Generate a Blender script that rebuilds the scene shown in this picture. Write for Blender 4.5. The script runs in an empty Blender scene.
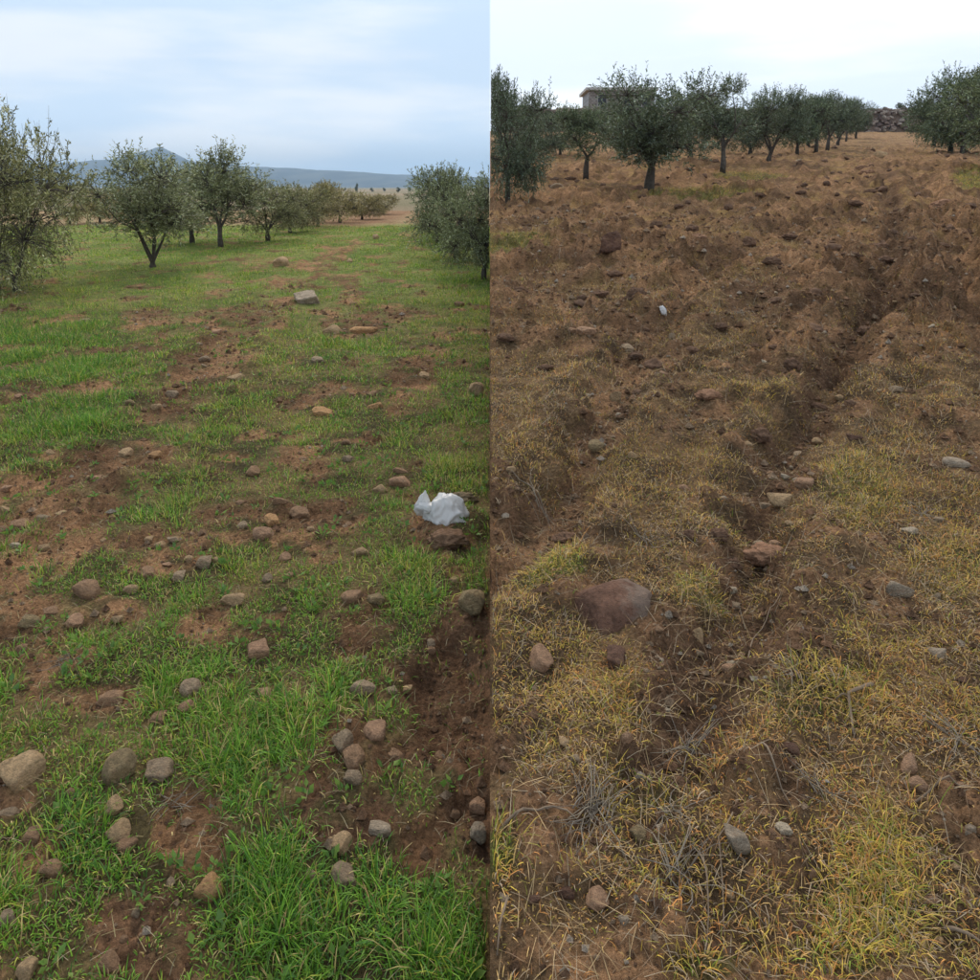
import bpy, bmesh, math, random
import numpy as np
from mathutils import Vector

# ------------------------------------------------------------------ camera
SC = bpy.context.scene
COL = SC.collection
F, HV, PITCH, CAMH = 780.0, 187.0, math.radians(10), 1.5      # focal length and horizon row for a 980 px frame
PV = HV + F * math.tan(PITCH)
cam_d = bpy.data.cameras.new('camera')
cam_d.sensor_width = 36.0
cam_d.lens = 36.0 * F / 980.0
cam_d.shift_y = -(490.0 - PV) / 980.0
cam_d.clip_start, cam_d.clip_end = 0.05, 20000
cam = bpy.data.objects.new('camera', cam_d)
COL.objects.link(cam)
cam.location = (0, 0, CAMH)
cam.rotation_euler = (math.pi / 2 - PITCH, 0, 0)
SC.camera = cam

# ------------------------------------------------------------------ sky, sun, exposure
SUN_EL, SUN_AZ = math.radians(42), math.radians(-14)            # azimuth from +Y, positive towards +X
W = bpy.data.worlds.new('World')
SC.world = W
W.use_nodes = True
nt = W.node_tree
nt.nodes.clear()


def N(tree, typ, **kw):
    n = tree.nodes.new(typ)
    for k, v in kw.items():
        setattr(n, k, v)
    return n


out = N(nt, 'ShaderNodeOutputWorld')
bg = N(nt, 'ShaderNodeBackground')
bg.inputs['Strength'].default_value = 0.1
sky = N(nt, 'ShaderNodeTexSky', sky_type='NISHITA', sun_disc=False)
sky.sun_elevation, sky.sun_rotation = SUN_EL, SUN_AZ
sky.air_density, sky.dust_density = 1.0, 3.0
tc = N(nt, 'ShaderNodeTexCoord')
sep = N(nt, 'ShaderNodeSeparateXYZ')
nt.links.new(tc.outputs['Generated'], sep.inputs[0])
mp = N(nt, 'ShaderNodeMapping')
mp.inputs['Scale'].default_value = (1.6, 1.6, 9.0)
nt.links.new(tc.outputs['Generated'], mp.inputs[0])
nz = N(nt, 'ShaderNodeTexNoise')
nz.inputs['Scale'].default_value = 1.7
nz.inputs['Detail'].default_value = 5.0
nt.links.new(mp.outputs[0], nz.inputs['Vector'])
rmp = N(nt, 'ShaderNodeMapRange', interpolation_type='SMOOTHSTEP')
rmp.inputs['From Min'].default_value, rmp.inputs['From Max'].default_value = 0.40, 0.64
nt.links.new(nz.outputs['Fac'], rmp.inputs['Value'])


def mixc(a, b, fac):
    m = N(nt, 'ShaderNodeMix', data_type='RGBA')
    for sock, v in ((m.inputs['A'], a), (m.inputs['B'], b), (m.inputs['Factor'], fac)):
        if hasattr(v, 'links'):
            nt.links.new(v, sock)
        else:
            sock.default_value = v
    return m.outputs['Result']


def col4(c, k=1.0):
    return (c[0] * k, c[1] * k, c[2] * k, 1.0)


cl_left = mixc(col4((0.45, 0.58, 0.74), 10), col4((0.66, 0.71, 0.775), 10), rmp.outputs[0])
cl_right = mixc(col4((0.72, 0.80, 0.93), 10), col4((0.92, 0.95, 0.97), 10), rmp.outputs[0])
edge = N(nt, 'ShaderNodeMapRange', interpolation_type='SMOOTHSTEP')
edge.inputs['From Min'].default_value, edge.inputs['From Max'].default_value = -0.0015, 0.0015
nt.links.new(sep.outputs['X'], edge.inputs['Value'])
clouds = mixc(cl_left, cl_right, edge.outputs[0])
hor = N(nt, 'ShaderNodeMapRange', interpolation_type='SMOOTHSTEP')
hor.inputs['From Min'].default_value, hor.inputs['From Max'].default_value = 0.0, 0.16
hor.inputs['To Min'].default_value, hor.inputs['To Max'].default_value = 1.28, 1.0
nt.links.new(sep.outputs['Z'], hor.inputs['Value'])
vm = N(nt, 'ShaderNodeVectorMath', operation='SCALE')
nt.links.new(mixc(sky.outputs[0], clouds, 0.92), vm.inputs[0])
nt.links.new(hor.outputs[0], vm.inputs['Scale'])
nt.links.new(vm.outputs[0], bg.inputs['Color'])
nt.links.new(bg.outputs[0], out.inputs['Surface'])

sun_d = bpy.data.lights.new('sun', 'SUN')
sun_d.energy, sun_d.angle, sun_d.color = 1.5, math.radians(10), (1.0, 0.86, 0.68)
sun = bpy.data.objects.new('sun', sun_d)
COL.objects.link(sun)
sv = Vector((math.cos(SUN_EL) * math.sin(SUN_AZ), math.cos(SUN_EL) * math.cos(SUN_AZ), math.sin(SUN_EL)))
sun.rotation_euler = sv.to_track_quat('Z', 'Y').to_euler()
sun.location = (0, 0, 30)

SC.view_settings.view_transform = 'Standard'
SC.view_settings.look = 'None'
SC.view_settings.gamma = 1.0
SC.view_settings.exposure = 0.55
SC.view_settings.use_curve_mapping = False
SC.cycles.use_denoising = True
SC.cycles.max_bounces = 6
SC.cycles.transparent_max_bounces = 4
SC.cycles.volume_bounces = 0

# ------------------------------------------------------------------ numeric helpers
rng = np.random.default_rng(11)
random.seed(5)
SLOPE = None


def ray(u, v):
    a = (np.asarray(u, float) - 490) / F
    b = (PV - np.asarray(v, float)) / F
    return a, math.cos(PITCH) + math.sin(PITCH) * b, -math.sin(PITCH) + math.cos(PITCH) * b


_a, _y, _z = ray(490, 113)
SLOPE = float(_z / _y)                                             # the dry field climbs away from the camera


def ground(u, v):
    """photo pixel -> point of the plane of its field"""
    a, y, z = ray(u, v)
    s = np.where(np.asarray(u) < 490, 0.0, SLOPE)
    t = CAMH / np.maximum(s * y - z, 1e-4)
    return a * t, y * t


def proj(x, y, z):
    d = y * math.cos(PITCH) - (z - CAMH) * math.sin(PITCH)
    h = y * math.sin(PITCH) + (z - CAMH) * math.cos(PITCH)
    d = np.maximum(d, 0.02)
    return 490 + F * x / d, PV - F * h / d


def _hash(ix, iy, seed):
    n = (ix.astype(np.int64) * 374761393 + iy.astype(np.int64) * 668265263 + seed * 982451653) & 0xFFFFFFFF
    n = ((n ^ (n >> 13)) * 1274126177) & 0xFFFFFFFF
    return ((n ^ (n >> 16)) & 0xFFFF) / 65535.0


def pn(x, y, seed=0):
    """gradient noise, about -1..1"""
    x, y = np.asarray(x, float), np.asarray(y, float)
    ix, iy = np.floor(x), np.floor(y)
    fx, fy = x - ix, y - iy
    ux, uy = fx * fx * fx * (fx * (fx * 6 - 15) + 10), fy * fy * fy * (fy * (fy * 6 - 15) + 10)

    def g(dx, dy):
        t = _hash(ix + dx, iy + dy, seed) * 2 * np.pi
        return np.cos(t) * (fx - dx) + np.sin(t) * (fy - dy)
    a, b, c, d = g(0, 0), g(1, 0), g(0, 1), g(1, 1)
    return 1.5 * ((a + (b - a) * ux) * (1 - uy) + (c + (d - c) * ux) * uy)


def fbm(x, y, seed=0, oct=3, gain=0.5):
    s, amp, f = 0, 1.0, 1.0
    for i in range(oct):
        s = s + amp * pn(x * f + 17.3 * i, y * f - 9.1 * i, seed + i)
        amp *= gain
        f *= 2.07
    return s


def smooth(a, b, x):
    t = np.clip((np.asarray(x, float) - a) / (b - a), 0, 1)
    return t * t * (3 - 2 * t)


def ellipses(u, v, lst):
    m = np.zeros_like(u)
    for e in lst:
        q = ((u - e[0]) / e[2]) ** 2 + ((v - e[1]) / e[3]) ** 2
        m = np.maximum(m, (e[4] if len(e) > 4 else 1.0) * (1 - smooth(0.3, 1.35, q)))
    return m


def polydist(x, y, pts):
    best = np.full(np.shape(x), 1e9)
    for (x0, y0), (x1, y1) in zip(pts[:-1], pts[1:]):
        dx, dy = x1 - x0, y1 - y0
        t = np.clip(((x - x0) * dx + (y - y0) * dy) / (dx * dx + dy * dy), 0, 1)
        d = np.hypot(x - x0 - t * dx, y - y0 - t * dy)
        best = np.minimum(best, d)
    return best


def gpts(px):
    return [tuple(float(q) for q in ground(u, v)) for u, v in px]


def knolls(x, y, seed, dens=.6, warp=.25):
    """rounded lumps of random size, one at most to a cell: height 0..1"""
    x = x + warp * fbm(x * 1.9, y * 1.9, seed + 50, 2)
    y = y + warp * fbm(x * 1.9 + 9, y * 1.9, seed + 60, 2)
    ix, iy = np.floor(x), np.floor(y)
    best = np.zeros_like(x)
    for dx in (-1, 0, 1):
        for dy in (-1, 0, 1):
            cx, cy = ix + dx, iy + dy
            r = .25 + .45 * _hash(cx, cy, seed + 2)
            on = _hash(cx, cy, seed + 3) < dens
            d2 = (x - cx - .15 - .7 * _hash(cx, cy, seed)) ** 2 + (y - cy - .15 - .7 * _hash(cx, cy, seed + 1)) ** 2
            best = np.maximum(best, np.where(on, r * np.sqrt(np.maximum(0, 1 - d2 / (r * r))), 0))
    return best


def plough_lumps(x, y):
    a = smooth(3.2, 6.5, y + .8 * fbm(x * .9, y * .9, 66, 2)) * (1 - .55 * smooth(22, 45, y))
    zone = smooth(-.35, .35, fbm(x * .55, y * .4, 67, 3))
    big = np.maximum(knolls(x * 3.0, y * 3.0, 610, .6), .55 * knolls(x * 5.2, y * 5.2, 615, .7)) * a * (.5 + .5 * zone)
    fine = knolls(x * 8.5, y * 8.5, 640, .55) * (1 - smooth(9, 16, y))
    return big, fine


# ------------------------------------------------------------------ the two fields: shape and cover
FURROW_L = gpts([(-40, 545), (60, 482), (120, 452), (170, 408), (200, 382), (222, 352), (250, 322), (282, 290), (312, 264), (345, 240)])
FURROW_L2 = gpts([(470, 640), (440, 545), (425, 450), (415, 390), (432, 350), (400, 318), (355, 300), (340, 275)])
SOIL_L = [(40, 500, 95, 55), (130, 455, 50, 22, .9), (455, 700, 62, 85, 1), (465, 640, 50, 30, 1), (345, 812, 62, 38, .95), (440, 845, 60, 42, .9), (478, 800, 34, 70, .95),
          (150, 935, 66, 60, 1), (190, 835, 46, 45, .9), (205, 800, 45, 30, .8), (20, 680, 45, 30, .7), (5, 790, 40, 25, .8), (160, 548, 60, 30, .75),
          (240, 520, 60, 26, .7), (300, 455, 36, 34, .65), (410, 378, 34, 22, .8), (355, 322, 40, 12, .9), (150, 316, 34, 10, .8), (215, 320, 40, 14, .7),
          (445, 540, 34, 15, 1.0), (380, 650, 50, 30, .75), (100, 700, 60, 18, .5), (90, 610, 70, 16, .5), (230, 690, 40, 18, .7), (70, 660, 40, 18, .6), (300, 690, 30, 20, .4),
          (60, 860, 60, 30, .5), (370, 740, 60, 40, .7), (260, 262, 30, 10, .5), (410, 235, 16, 6, .5)]
DEEP_L = [(40, 350, 95, 45), (70, 400, 60, 40, .7), (300, 900, 110, 90, .8), (240, 830, 60, 80, .7), (90, 830, 50, 60, .5), (440, 235, 60, 12, .5), (450, 930, 60, 50, .8), (470, 290, 40, 20, .6)]
YELL_L = [(240, 345, 60, 18, 1.6), (90, 290, 120, 20, .5), (440, 310, 60, 30, .6), (180, 470, 60, 40, .5), (470, 470, 40, 40, .6), (330, 560, 120, 50, .4), (260, 400, 90, 40, .4)]

FURROW_R = gpts([(640, 800), (700, 690), (738, 620), (752, 560), (768, 500), (790, 445), (820, 402), (850, 350), (880, 305), (895, 262), (892, 220), (886, 185), (880, 152)])
FURROW_R2 = gpts([(495, 570), (560, 495), (600, 425), (622, 380), (650, 332), (690, 292), (740, 257), (790, 226), (840, 200)])
FURROW_R3 = gpts([(1010, 420), (985, 330), (960, 260), (935, 215), (915, 180)])
SOIL_R = [(545, 845, 70, 60, .9), (500, 520, 30, 60, .8), (960, 850, 40, 90, .8), (760, 800, 60, 40, .7), (780, 900, 40, 60, .8), (560, 960, 60, 40, .6), (650, 940, 60, 40, .6),
          (860, 620, 70, 60, .6), (740, 600, 40, 60, .9), (600, 195, 110, 14, .6), (820, 330, 60, 30, .6), (690, 420, 60, 40, .5), (960, 640, 50, 50, .4), (600, 545, 40, 20, .5), (520, 700, 30, 40, .4)]
GREEN_R = [(553, 572, 34, 22, 1), (700, 590, 30, 18, .6), (510, 246, 44, 13, 1), (690, 197, 80, 7, .9), (980, 180, 30, 14, 1.2), (860, 490, 40, 40, .5), (872, 900, 48, 95, .8),
           (640, 790, 40, 40, .4), (800, 710, 34, 24, .4), (495, 862, 22, 30, .8), (620, 700, 40, 25, .35), (750, 178, 40, 5, .7), (860, 700, 30, 30, .4), (855, 965, 60, 30, .7), (700, 975, 40, 20, .7), (950, 570, 40, 40, .35)]
ORANGE_R = [(925, 345, 70, 24, 1), (905, 290, 50, 26, .7), (560, 215, 70, 9, .8), (930, 165, 60, 9, .8), (900, 225, 30, 20, .7), (910, 700, 70, 60, .6), (620, 690, 60, 40, .5), (860, 840, 50, 60, .5), (740, 780, 40, 60, .5), (510, 320, 60, 30, .5)]


def cover_left(x, y):
    u, v = proj(x, y, 0 * x)
    s = ellipses(u, v, SOIL_L)
    wide = 0.12 + 0.02 * y
    jag = 0.10 * fbm(x * 3, y * 3, 3) + 0.03 * fbm(x * 11, y * 11, 5)
    f1 = 1 - smooth(0.5, 1.3, (polydist(x, y, FURROW_L) + jag) / (wide * 1.25))
    f2 = 1 - smooth(0.5, 1.3, (polydist(x, y, FURROW_L2) + jag) / (wide * 0.8))
    patch = smooth(0.08, 0.5, fbm(x * 1.9, y * 1.3, 21, 4)) * 0.8
    s = np.maximum(np.maximum(s, f1 * smooth(-.75, .1, fbm(x * .8, y * .55, 25, 3)) * .95), np.maximum(0.8 * f2 * smooth(-.4, .3, fbm(x * .9, y * .6, 26, 3)), patch))
    s = s * (0.75 + 0.75 * fbm(x * 5, y * 5, 8, 3)) + 0.22 * fbm(x * 14, y * 14, 9, 2)
    return np.clip(s, 0, 1)


def height_left(x, y, cov=None):
    if cov is None:
        cov = cover_left(x, y)
    far = np.clip(8 / np.maximum(y, 8), 0.15, 1)
    z = 0.035 * fbm(x * .5, y * .5, 31, 3) + 0.012 * fbm(x * 3, y * 3, 33, 3)
    lump = np.maximum(0, fbm(x * 8, y * 8, 35, 3) + .1)
    z = z + cov * (0.022 * lump + 0.010 * fbm(x * 26, y * 26, 37, 2) * far + .022 * knolls(x * 14, y * 14, 680, .6) * (1 - smooth(5, 10, y)) + .05 * knolls(x * 6, y * 6, 690, .4)) - 0.03 * smooth(.3, 1, cov)
    df = polydist(x, y, FURROW_L)
    z = z + 0.05 * np.exp(-((df - .32) / .13) ** 2) * (0.6 + fbm(x * 4, y * 4, 41, 2))
    u, v = proj(x, y, 0 * x)
    z = z + 0.05 * ellipses(u, v, [(450, 525, 40, 22)]) - 0.05 * ellipses(u, v, [(455, 690, 50, 60)])
    return z - 0.3 * smooth(48, 60, y) - 0.02


def cover_right(x, y):
    zz = SLOPE * np.maximum(y, 0)
    u, v = proj(x, y, zz)
    s = ellipses(u, v, SOIL_R)
    jag = 0.10 * fbm(x * 3, y * 3, 53) + 0.05 * fbm(x * 10, y * 10, 55)
    wide = 0.09 + 0.010 * y
    f1 = 1 - smooth(0.5, 1.3, (polydist(x, y, FURROW_R) + jag) / wide)
    f2 = 1 - smooth(0.5, 1.3, (polydist(x, y, FURROW_R2) + jag) / (wide * .9))
    f3 = 1 - smooth(0.5, 1.3, (polydist(x, y, FURROW_R3) + jag) / (wide * .9))
    patch = smooth(-0.05, 0.5, fbm(x * 1.6, y * 1.6, 61, 4)) * 0.85
    s = np.maximum(np.maximum(s, f1), np.maximum(np.maximum(0.85 * f2, .8 * f3), patch))
    big, fine = plough_lumps(x, y)
    rough = smooth(3.6, 6, y) * (1 - .4 * smooth(16, 26, y))
    s = np.maximum(s, (.62 + .45 * fbm(x * 1.5, y * 1.1, 68, 3)) * rough + .9 * smooth(.12, .4, big))
    s = s * (0.8 + 0.7 * fbm(x * 5, y * 5, 58, 3)) + 0.22 * fbm(x * 13, y * 13, 59, 2)
    s = s - 0.7 * np.minimum(1, ellipses(u, v, GREEN_R))
    return np.clip(s, 0, 1)


def base_right(y):
    y = np.asarray(y, float)
    t = np.clip(y, 0, 66)
    return SLOPE * t + np.where(y > 66, 0.0 - 0.06 * np.clip(y - 66, 0, 200), 0)


def height_right(x, y, cov=None):
    if cov is None:
        cov = cover_right(x, y)
    z = base_right(y)
    k = 0.4 + 1.1 * smooth(3, 8, y) - .5 * smooth(20, 45, y)
    z = z + 0.03 * fbm(x * .6, y * .6, 71, 3) + 0.016 * fbm(x * 2.7, y * 2.7, 73, 3)
    lump = np.maximum(0, fbm(x * 5.5, y * 5.5, 75, 3) + .05)
    lump2 = np.maximum(0, fbm(x * 2.6, y * 2.6, 76, 3) - .05)
    big, fine = plough_lumps(x, y)
    z = z + (0.35 + cov) * k * (0.022 * lump + 0.03 * lump2) + cov * 0.008 * fbm(x * 25, y * 25, 77, 2)
    z = z + .27 * big * (1 + .6 * fbm(x * 9, y * 9, 78, 3)) + .045 * fine * (.3 + cov) + .018 * cov * knolls(x * 19, y * 19, 660, .6) * (1 - smooth(4, 7, y)) + .07 * knolls(x * 5, y * 5, 670, .55) * smooth(3.5, 6, y) * (1 - smooth(12, 18, y)) * (.3 + cov)
    wob = 0.07 * fbm(x * 2.6, y * 2.6, 79, 2) + .035 * fbm(x * 8, y * 8, 80, 2)
    d1 = polydist(x, y, FURROW_R) + wob
    d2 = polydist(x, y, FURROW_R2) + wob
    d3 = polydist(x, y, FURROW_R3) + wob
    br = 0.75 + .5 * fbm(x * 2, y * 2, 81, 2)
    near = 1 + .5 * smooth(4, 10, y)
    z = z - 0.115 * br * (1 - smooth(.02, .14, d1 / near)) * (.25 + .75 * smooth(1.75, 2.3, y)) * (1 - .45 * smooth(5, 9, y)) + 0.055 * br * np.exp(-((d1 / near - .22) / .09) ** 2)
    z = z - 0.08 * br * (1 - smooth(.05, .16, d2 / near)) + 0.06 * br * np.exp(-((d2 / near - .27) / .10) ** 2)
    z = z - 0.08 * br * (1 - smooth(.05, .16, d3 / near)) + 0.08 * br * np.exp(-((d3 / near - .27) / .12) ** 2)
    return z


GRID = {}


def look(side, x, y, what):
    """read height ('z') or cover ('c') back from the ground sheet itself"""
    ys, nc, A = GRID[side]['ys'], GRID[side]['n'], GRID[side][what]
    y = np.clip(y, ys[0], ys[-1] - 1e-4)
    i = np.clip(np.searchsorted(ys, y, side='right') - 1, 0, len(ys) - 2)
    ty = (y - ys[i]) / (ys[i + 1] - ys[i])
    q = np.clip(np.abs(x) / (1.6 + .95 * np.maximum(y, 0)), 0, .9999) ** (1 / 1.15) * (nc - 1)
    j = q.astype(int)
    tx = q - j
    return (A[i, j] * (1 - tx) + A[i, j + 1] * tx) * (1 - ty) + (A[i + 1, j] * (1 - tx) + A[i + 1, j + 1] * tx) * ty


def height(x, y):
    x, y = np.atleast_1d(np.asarray(x, float)), np.atleast_1d(np.asarray(y, float))
    return np.where(x < 0, look(-1, x, y, 'z'), look(1, x, y, 'z'))


def cover(x, y):
    x, y = np.atleast_1d(np.asarray(x, float)), np.atleast_1d(np.asarray(y, float))
    return np.where(x < 0, look(-1, x, y, 'c'), look(1, x, y, 'c'))


def h1(x, y):
    return float(height(x, y)[0])


# ------------------------------------------------------------------ materials
def new_mat(name):
    m = bpy.data.materials.new(name)
    m.use_nodes = True
    t = m.node_tree
    t.nodes.clear()
    o = N(t, 'ShaderNodeOutputMaterial')
    p = N(t, 'ShaderNodeBsdfPrincipled')
    t.links.new(p.outputs[0], o.inputs[0])
    p.inputs['Specular IOR Level'].default_value = 0.25
    return m, t, p, o


def mmul(t, a, b):
    m = N(t, 'ShaderNodeMix', data_type='RGBA', blend_type='MULTIPLY')
    m.inputs['Factor'].default_value = 1.0
    for s, v in ((m.inputs['A'], a), (m.inputs['B'], b)):
        if hasattr(v, 'links'):
            t.links.new(v, s)
        else:
            s.default_value = v
    return m.outputs['Result']


def tnoise(t, scale, detail=4.0, rough=.6, coord='Object'):
    c = N(t, 'ShaderNodeTexCoord')
    n = N(t, 'ShaderNodeTexNoise')
    n.inputs['Scale'].default_value, n.inputs['Detail'].default_value, n.inputs['Roughness'].default_value = scale, detail, rough
    t.links.new(c.outputs[coord], n.inputs['Vector'])
    return n.outputs['Fac']


def ramp(t, fac, stops):
    r = N(t, 'ShaderNodeValToRGB')
    e = r.color_ramp.elements
    while len(e) < len(stops):
        e.new(.5)
    for q, (pos, c) in zip(e, stops):
        q.position = pos
        q.color = (c[0], c[1], c[2], 1) if not np.isscalar(c) else (c, c, c, 1)
    t.links.new(fac, r.inputs[0])
    return r.outputs['Color']


def bump(t, p, fac, strength, dist):
    b = N(t, 'ShaderNodeBump')
    b.inputs['Strength'].default_value, b.inputs['Distance'].default_value = strength, dist
    t.links.new(fac, b.inputs['Height'])
    t.links.new(b.outputs[0], p.inputs['Normal'])
    return b


def mat_ground(name):
    m, t, p, o = new_mat(name)
    a = N(t, 'ShaderNodeAttribute', attribute_name='col')
    c = mmul(t, a.outputs['Color'], ramp(t, tnoise(t, 9, 6), [(.25, .55), (.5, 1.0), (.78, 1.5)]))
    c = mmul(t, c, ramp(t, tnoise(t, 70, 5, .7), [(.3, .5), (.5, 1.0), (.72, 1.7)]))
    t.links.new(c, p.inputs['Base Color'])
    p.inputs['Roughness'].default_value = .95
    p.inputs['Specular IOR Level'].default_value = .1
    vc = N(t, 'ShaderNodeTexCoord')
    wn = N(t, 'ShaderNodeTexNoise')
    wn.inputs['Scale'].default_value, wn.inputs['Detail'].default_value = 25, 3
    t.links.new(vc.outputs['Object'], wn.inputs['Vector'])
    va = N(t, 'ShaderNodeMix', data_type='VECTOR')
    va.inputs['Factor'].default_value = .03
    t.links.new(vc.outputs['Object'], va.inputs['A'])
    t.links.new(wn.outputs['Color'], va.inputs['B'])
    vo = N(t, 'ShaderNodeTexVoronoi')
    vo.inputs['Scale'].default_value = 48
    t.links.new(va.outputs['Result'], vo.inputs['Vector'])
    inv = N(t, 'ShaderNodeMath', operation='MULTIPLY_ADD')
    inv.inputs[1].default_value, inv.inputs[2].default_value = -1.0, 1.0
    t.links.new(vo.outputs['Distance'], inv.inputs[0])
    b0 = N(t, 'ShaderNodeBump')
    b0.inputs['Strength'].default_value, b0.inputs['Distance'].default_value = .8, .016
    t.links.new(inv.outputs[0], b0.inputs['Height'])
    b1 = bump(t, p, tnoise(t, 30, 7, .75), 1.0, .04)
    b2 = N(t, 'ShaderNodeBump')
    b2.inputs['Strength'].default_value, b2.inputs['Distance'].default_value = 1.0, .012
    t.links.new(tnoise(t, 170, 4, .7), b2.inputs['Height'])
    t.links.new(b2.outputs[0], b1.inputs['Normal'])
    t.links.new(b0.outputs[0], b2.inputs['Normal'])
    return m


def mat_objcol(name, rough=.85, s1=14, s2=60, bs=.5, bd=.006, lo=.65, hi=1.3, spots=None):
    m, t, p, o = new_mat(name)
    oi = N(t, 'ShaderNodeObjectInfo')
    c = mmul(t, oi.outputs['Color'], ramp(t, tnoise(t, s1, 5), [(.3, lo), (.5, 1.0), (.7, hi)]))
    c = mmul(t, c, ramp(t, tnoise(t, s2, 4, .7), [(.3, .7), (.5, 1.0), (.72, 1.3)]))
    if spots:      # dried earth clinging to the stone
        mm = N(t, 'ShaderNodeMix', data_type='RGBA')
        t.links.new(ramp(t, tnoise(t, 1.7, 6, .7), [(.50, 0.0), (.66, .6)]), mm.inputs['Factor'])
        t.links.new(c, mm.inputs['A'])
        mm.inputs['B'].default_value = (.30, .175, .10, 1)
        c = mm.outputs['Result']
    t.links.new(c, p.inputs['Base Color'])
    p.inputs['Roughness'].default_value = rough
    bump(t, p, tnoise(t, s2 * .6, 6, .7), bs, bd)
    return m


def mat_leafy(name, rough=.55, trans=.3, objcol=False):
    m, t, p, o = new_mat(name)
    a = N(t, 'ShaderNodeAttribute', attribute_name='col')
    c = a.outputs['Color']
    if objcol:
        oi = N(t, 'ShaderNodeObjectInfo')
        c = mmul(t, c, oi.outputs['Color'])
    t.links.new(c, p.inputs['Base Color'])
    p.inputs['Roughness'].default_value = rough
    tr = N(t, 'ShaderNodeBsdfTranslucent')
    t.links.new(c, tr.inputs['Color'])
    mx = N(t, 'ShaderNodeMixShader')
    mx.inputs[0].default_value = trans
    t.links.new(p.outputs[0], mx.inputs[1])
    t.links.new(tr.outputs[0], mx.inputs[2])
    t.links.new(mx.outputs[0], o.inputs[0])
    return m


def mat_plain(name, c, rough=.8, s=20, lo=.75, hi=1.25, bs=.3, bd=.01):
    m, t, p, o = new_mat(name)
    t.links.new(mmul(t, col4(c), ramp(t, tnoise(t, s, 5), [(.3, lo), (.5, 1.0), (.7, hi)])), p.inputs['Base Color'])
    p.inputs['Roughness'].default_value = rough
    bump(t, p, tnoise(t, s * 3, 5), bs, bd)
    return m


M_GROUND = mat_ground('soil_and_thatch')
M_STONE = mat_objcol('field_stone', .88, 1.3, 7, .8, .12, .6, 1.3, True)
M_CLOD = mat_objcol('soil_clod', .97, 2, 9, .6, .2, .7, 1.35)
M_GRASS = mat_leafy('grass_blades', .5, .35)
M_DRY = mat_leafy('dry_grass_blades', .8, .2)
M_LEAF = mat_leafy('olive_leaves', .5, .2, True)
M_BARK = mat_plain('olive_bark', (.085, .07, .055), .9, 14, .6, 1.4, .6, .02)
M_TWIG = mat_plain('dead_wood', (.20, .145, .098), .9, 12, .6, 1.4, .3, .003)
M_STRAW = mat_leafy('grey_straw', .8, .1)


# ------------------------------------------------------------------ mesh helpers
def mesh_np(name, verts, faces, mat, col=None, smoothf=True):
    """verts (n,3); faces (m,3) or (m,4) int array or list of such arrays"""
    if not isinstance(faces, list):
        faces = [faces]
    me = bpy.data.meshes.new(name)
    verts = np.ascontiguousarray(verts, dtype=np.float32)
    me.vertices.add(len(verts))
    me.vertices.foreach_set('co', verts.ravel())
    loops = np.concatenate([f.ravel() for f in faces]).astype(np.int32)
    sizes = np.concatenate([np.full(len(f), f.shape[1]) for f in faces]).astype(np.int32)
    me.loops.add(len(loops))
    me.loops.foreach_set('vertex_index', loops)
    me.polygons.add(len(sizes))
    me.polygons.foreach_set('loop_start', np.concatenate([[0], np.cumsum(sizes)[:-1]]).astype(np.int32))
    me.polygons.foreach_set('loop_total', sizes)
    me.polygons.foreach_set('use_smooth', np.full(len(sizes), smoothf, dtype=bool))
    me.update(calc_edges=True)
    if col is not None:
        at = me.color_attributes.new('col', 'FLOAT_COLOR', 'POINT')
        c = np.ones((len(verts), 4), np.float32)
        c[:, :3] = col
        at.data.foreach_set('color', c.ravel())
    if mat:
        me.materials.append(mat)
    return me


def link(name, me, parent=None, loc=None, rot=None, scale=None):
    o = bpy.data.objects.new(name, me)
    COL.objects.link(o)
    if parent:
        o.parent = parent
    if loc is not None:
        o.location = loc
    if rot is not None:
        o.rotation_euler = rot
    if scale is not None:
        o.scale = scale
    return o


def tag(o, label=None, cat=None, group=None, kind=None):
    for k, v in (('label', label), ('category', cat), ('group', group), ('kind', kind)):
        if v:
            o[k] = v
    return o


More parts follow.
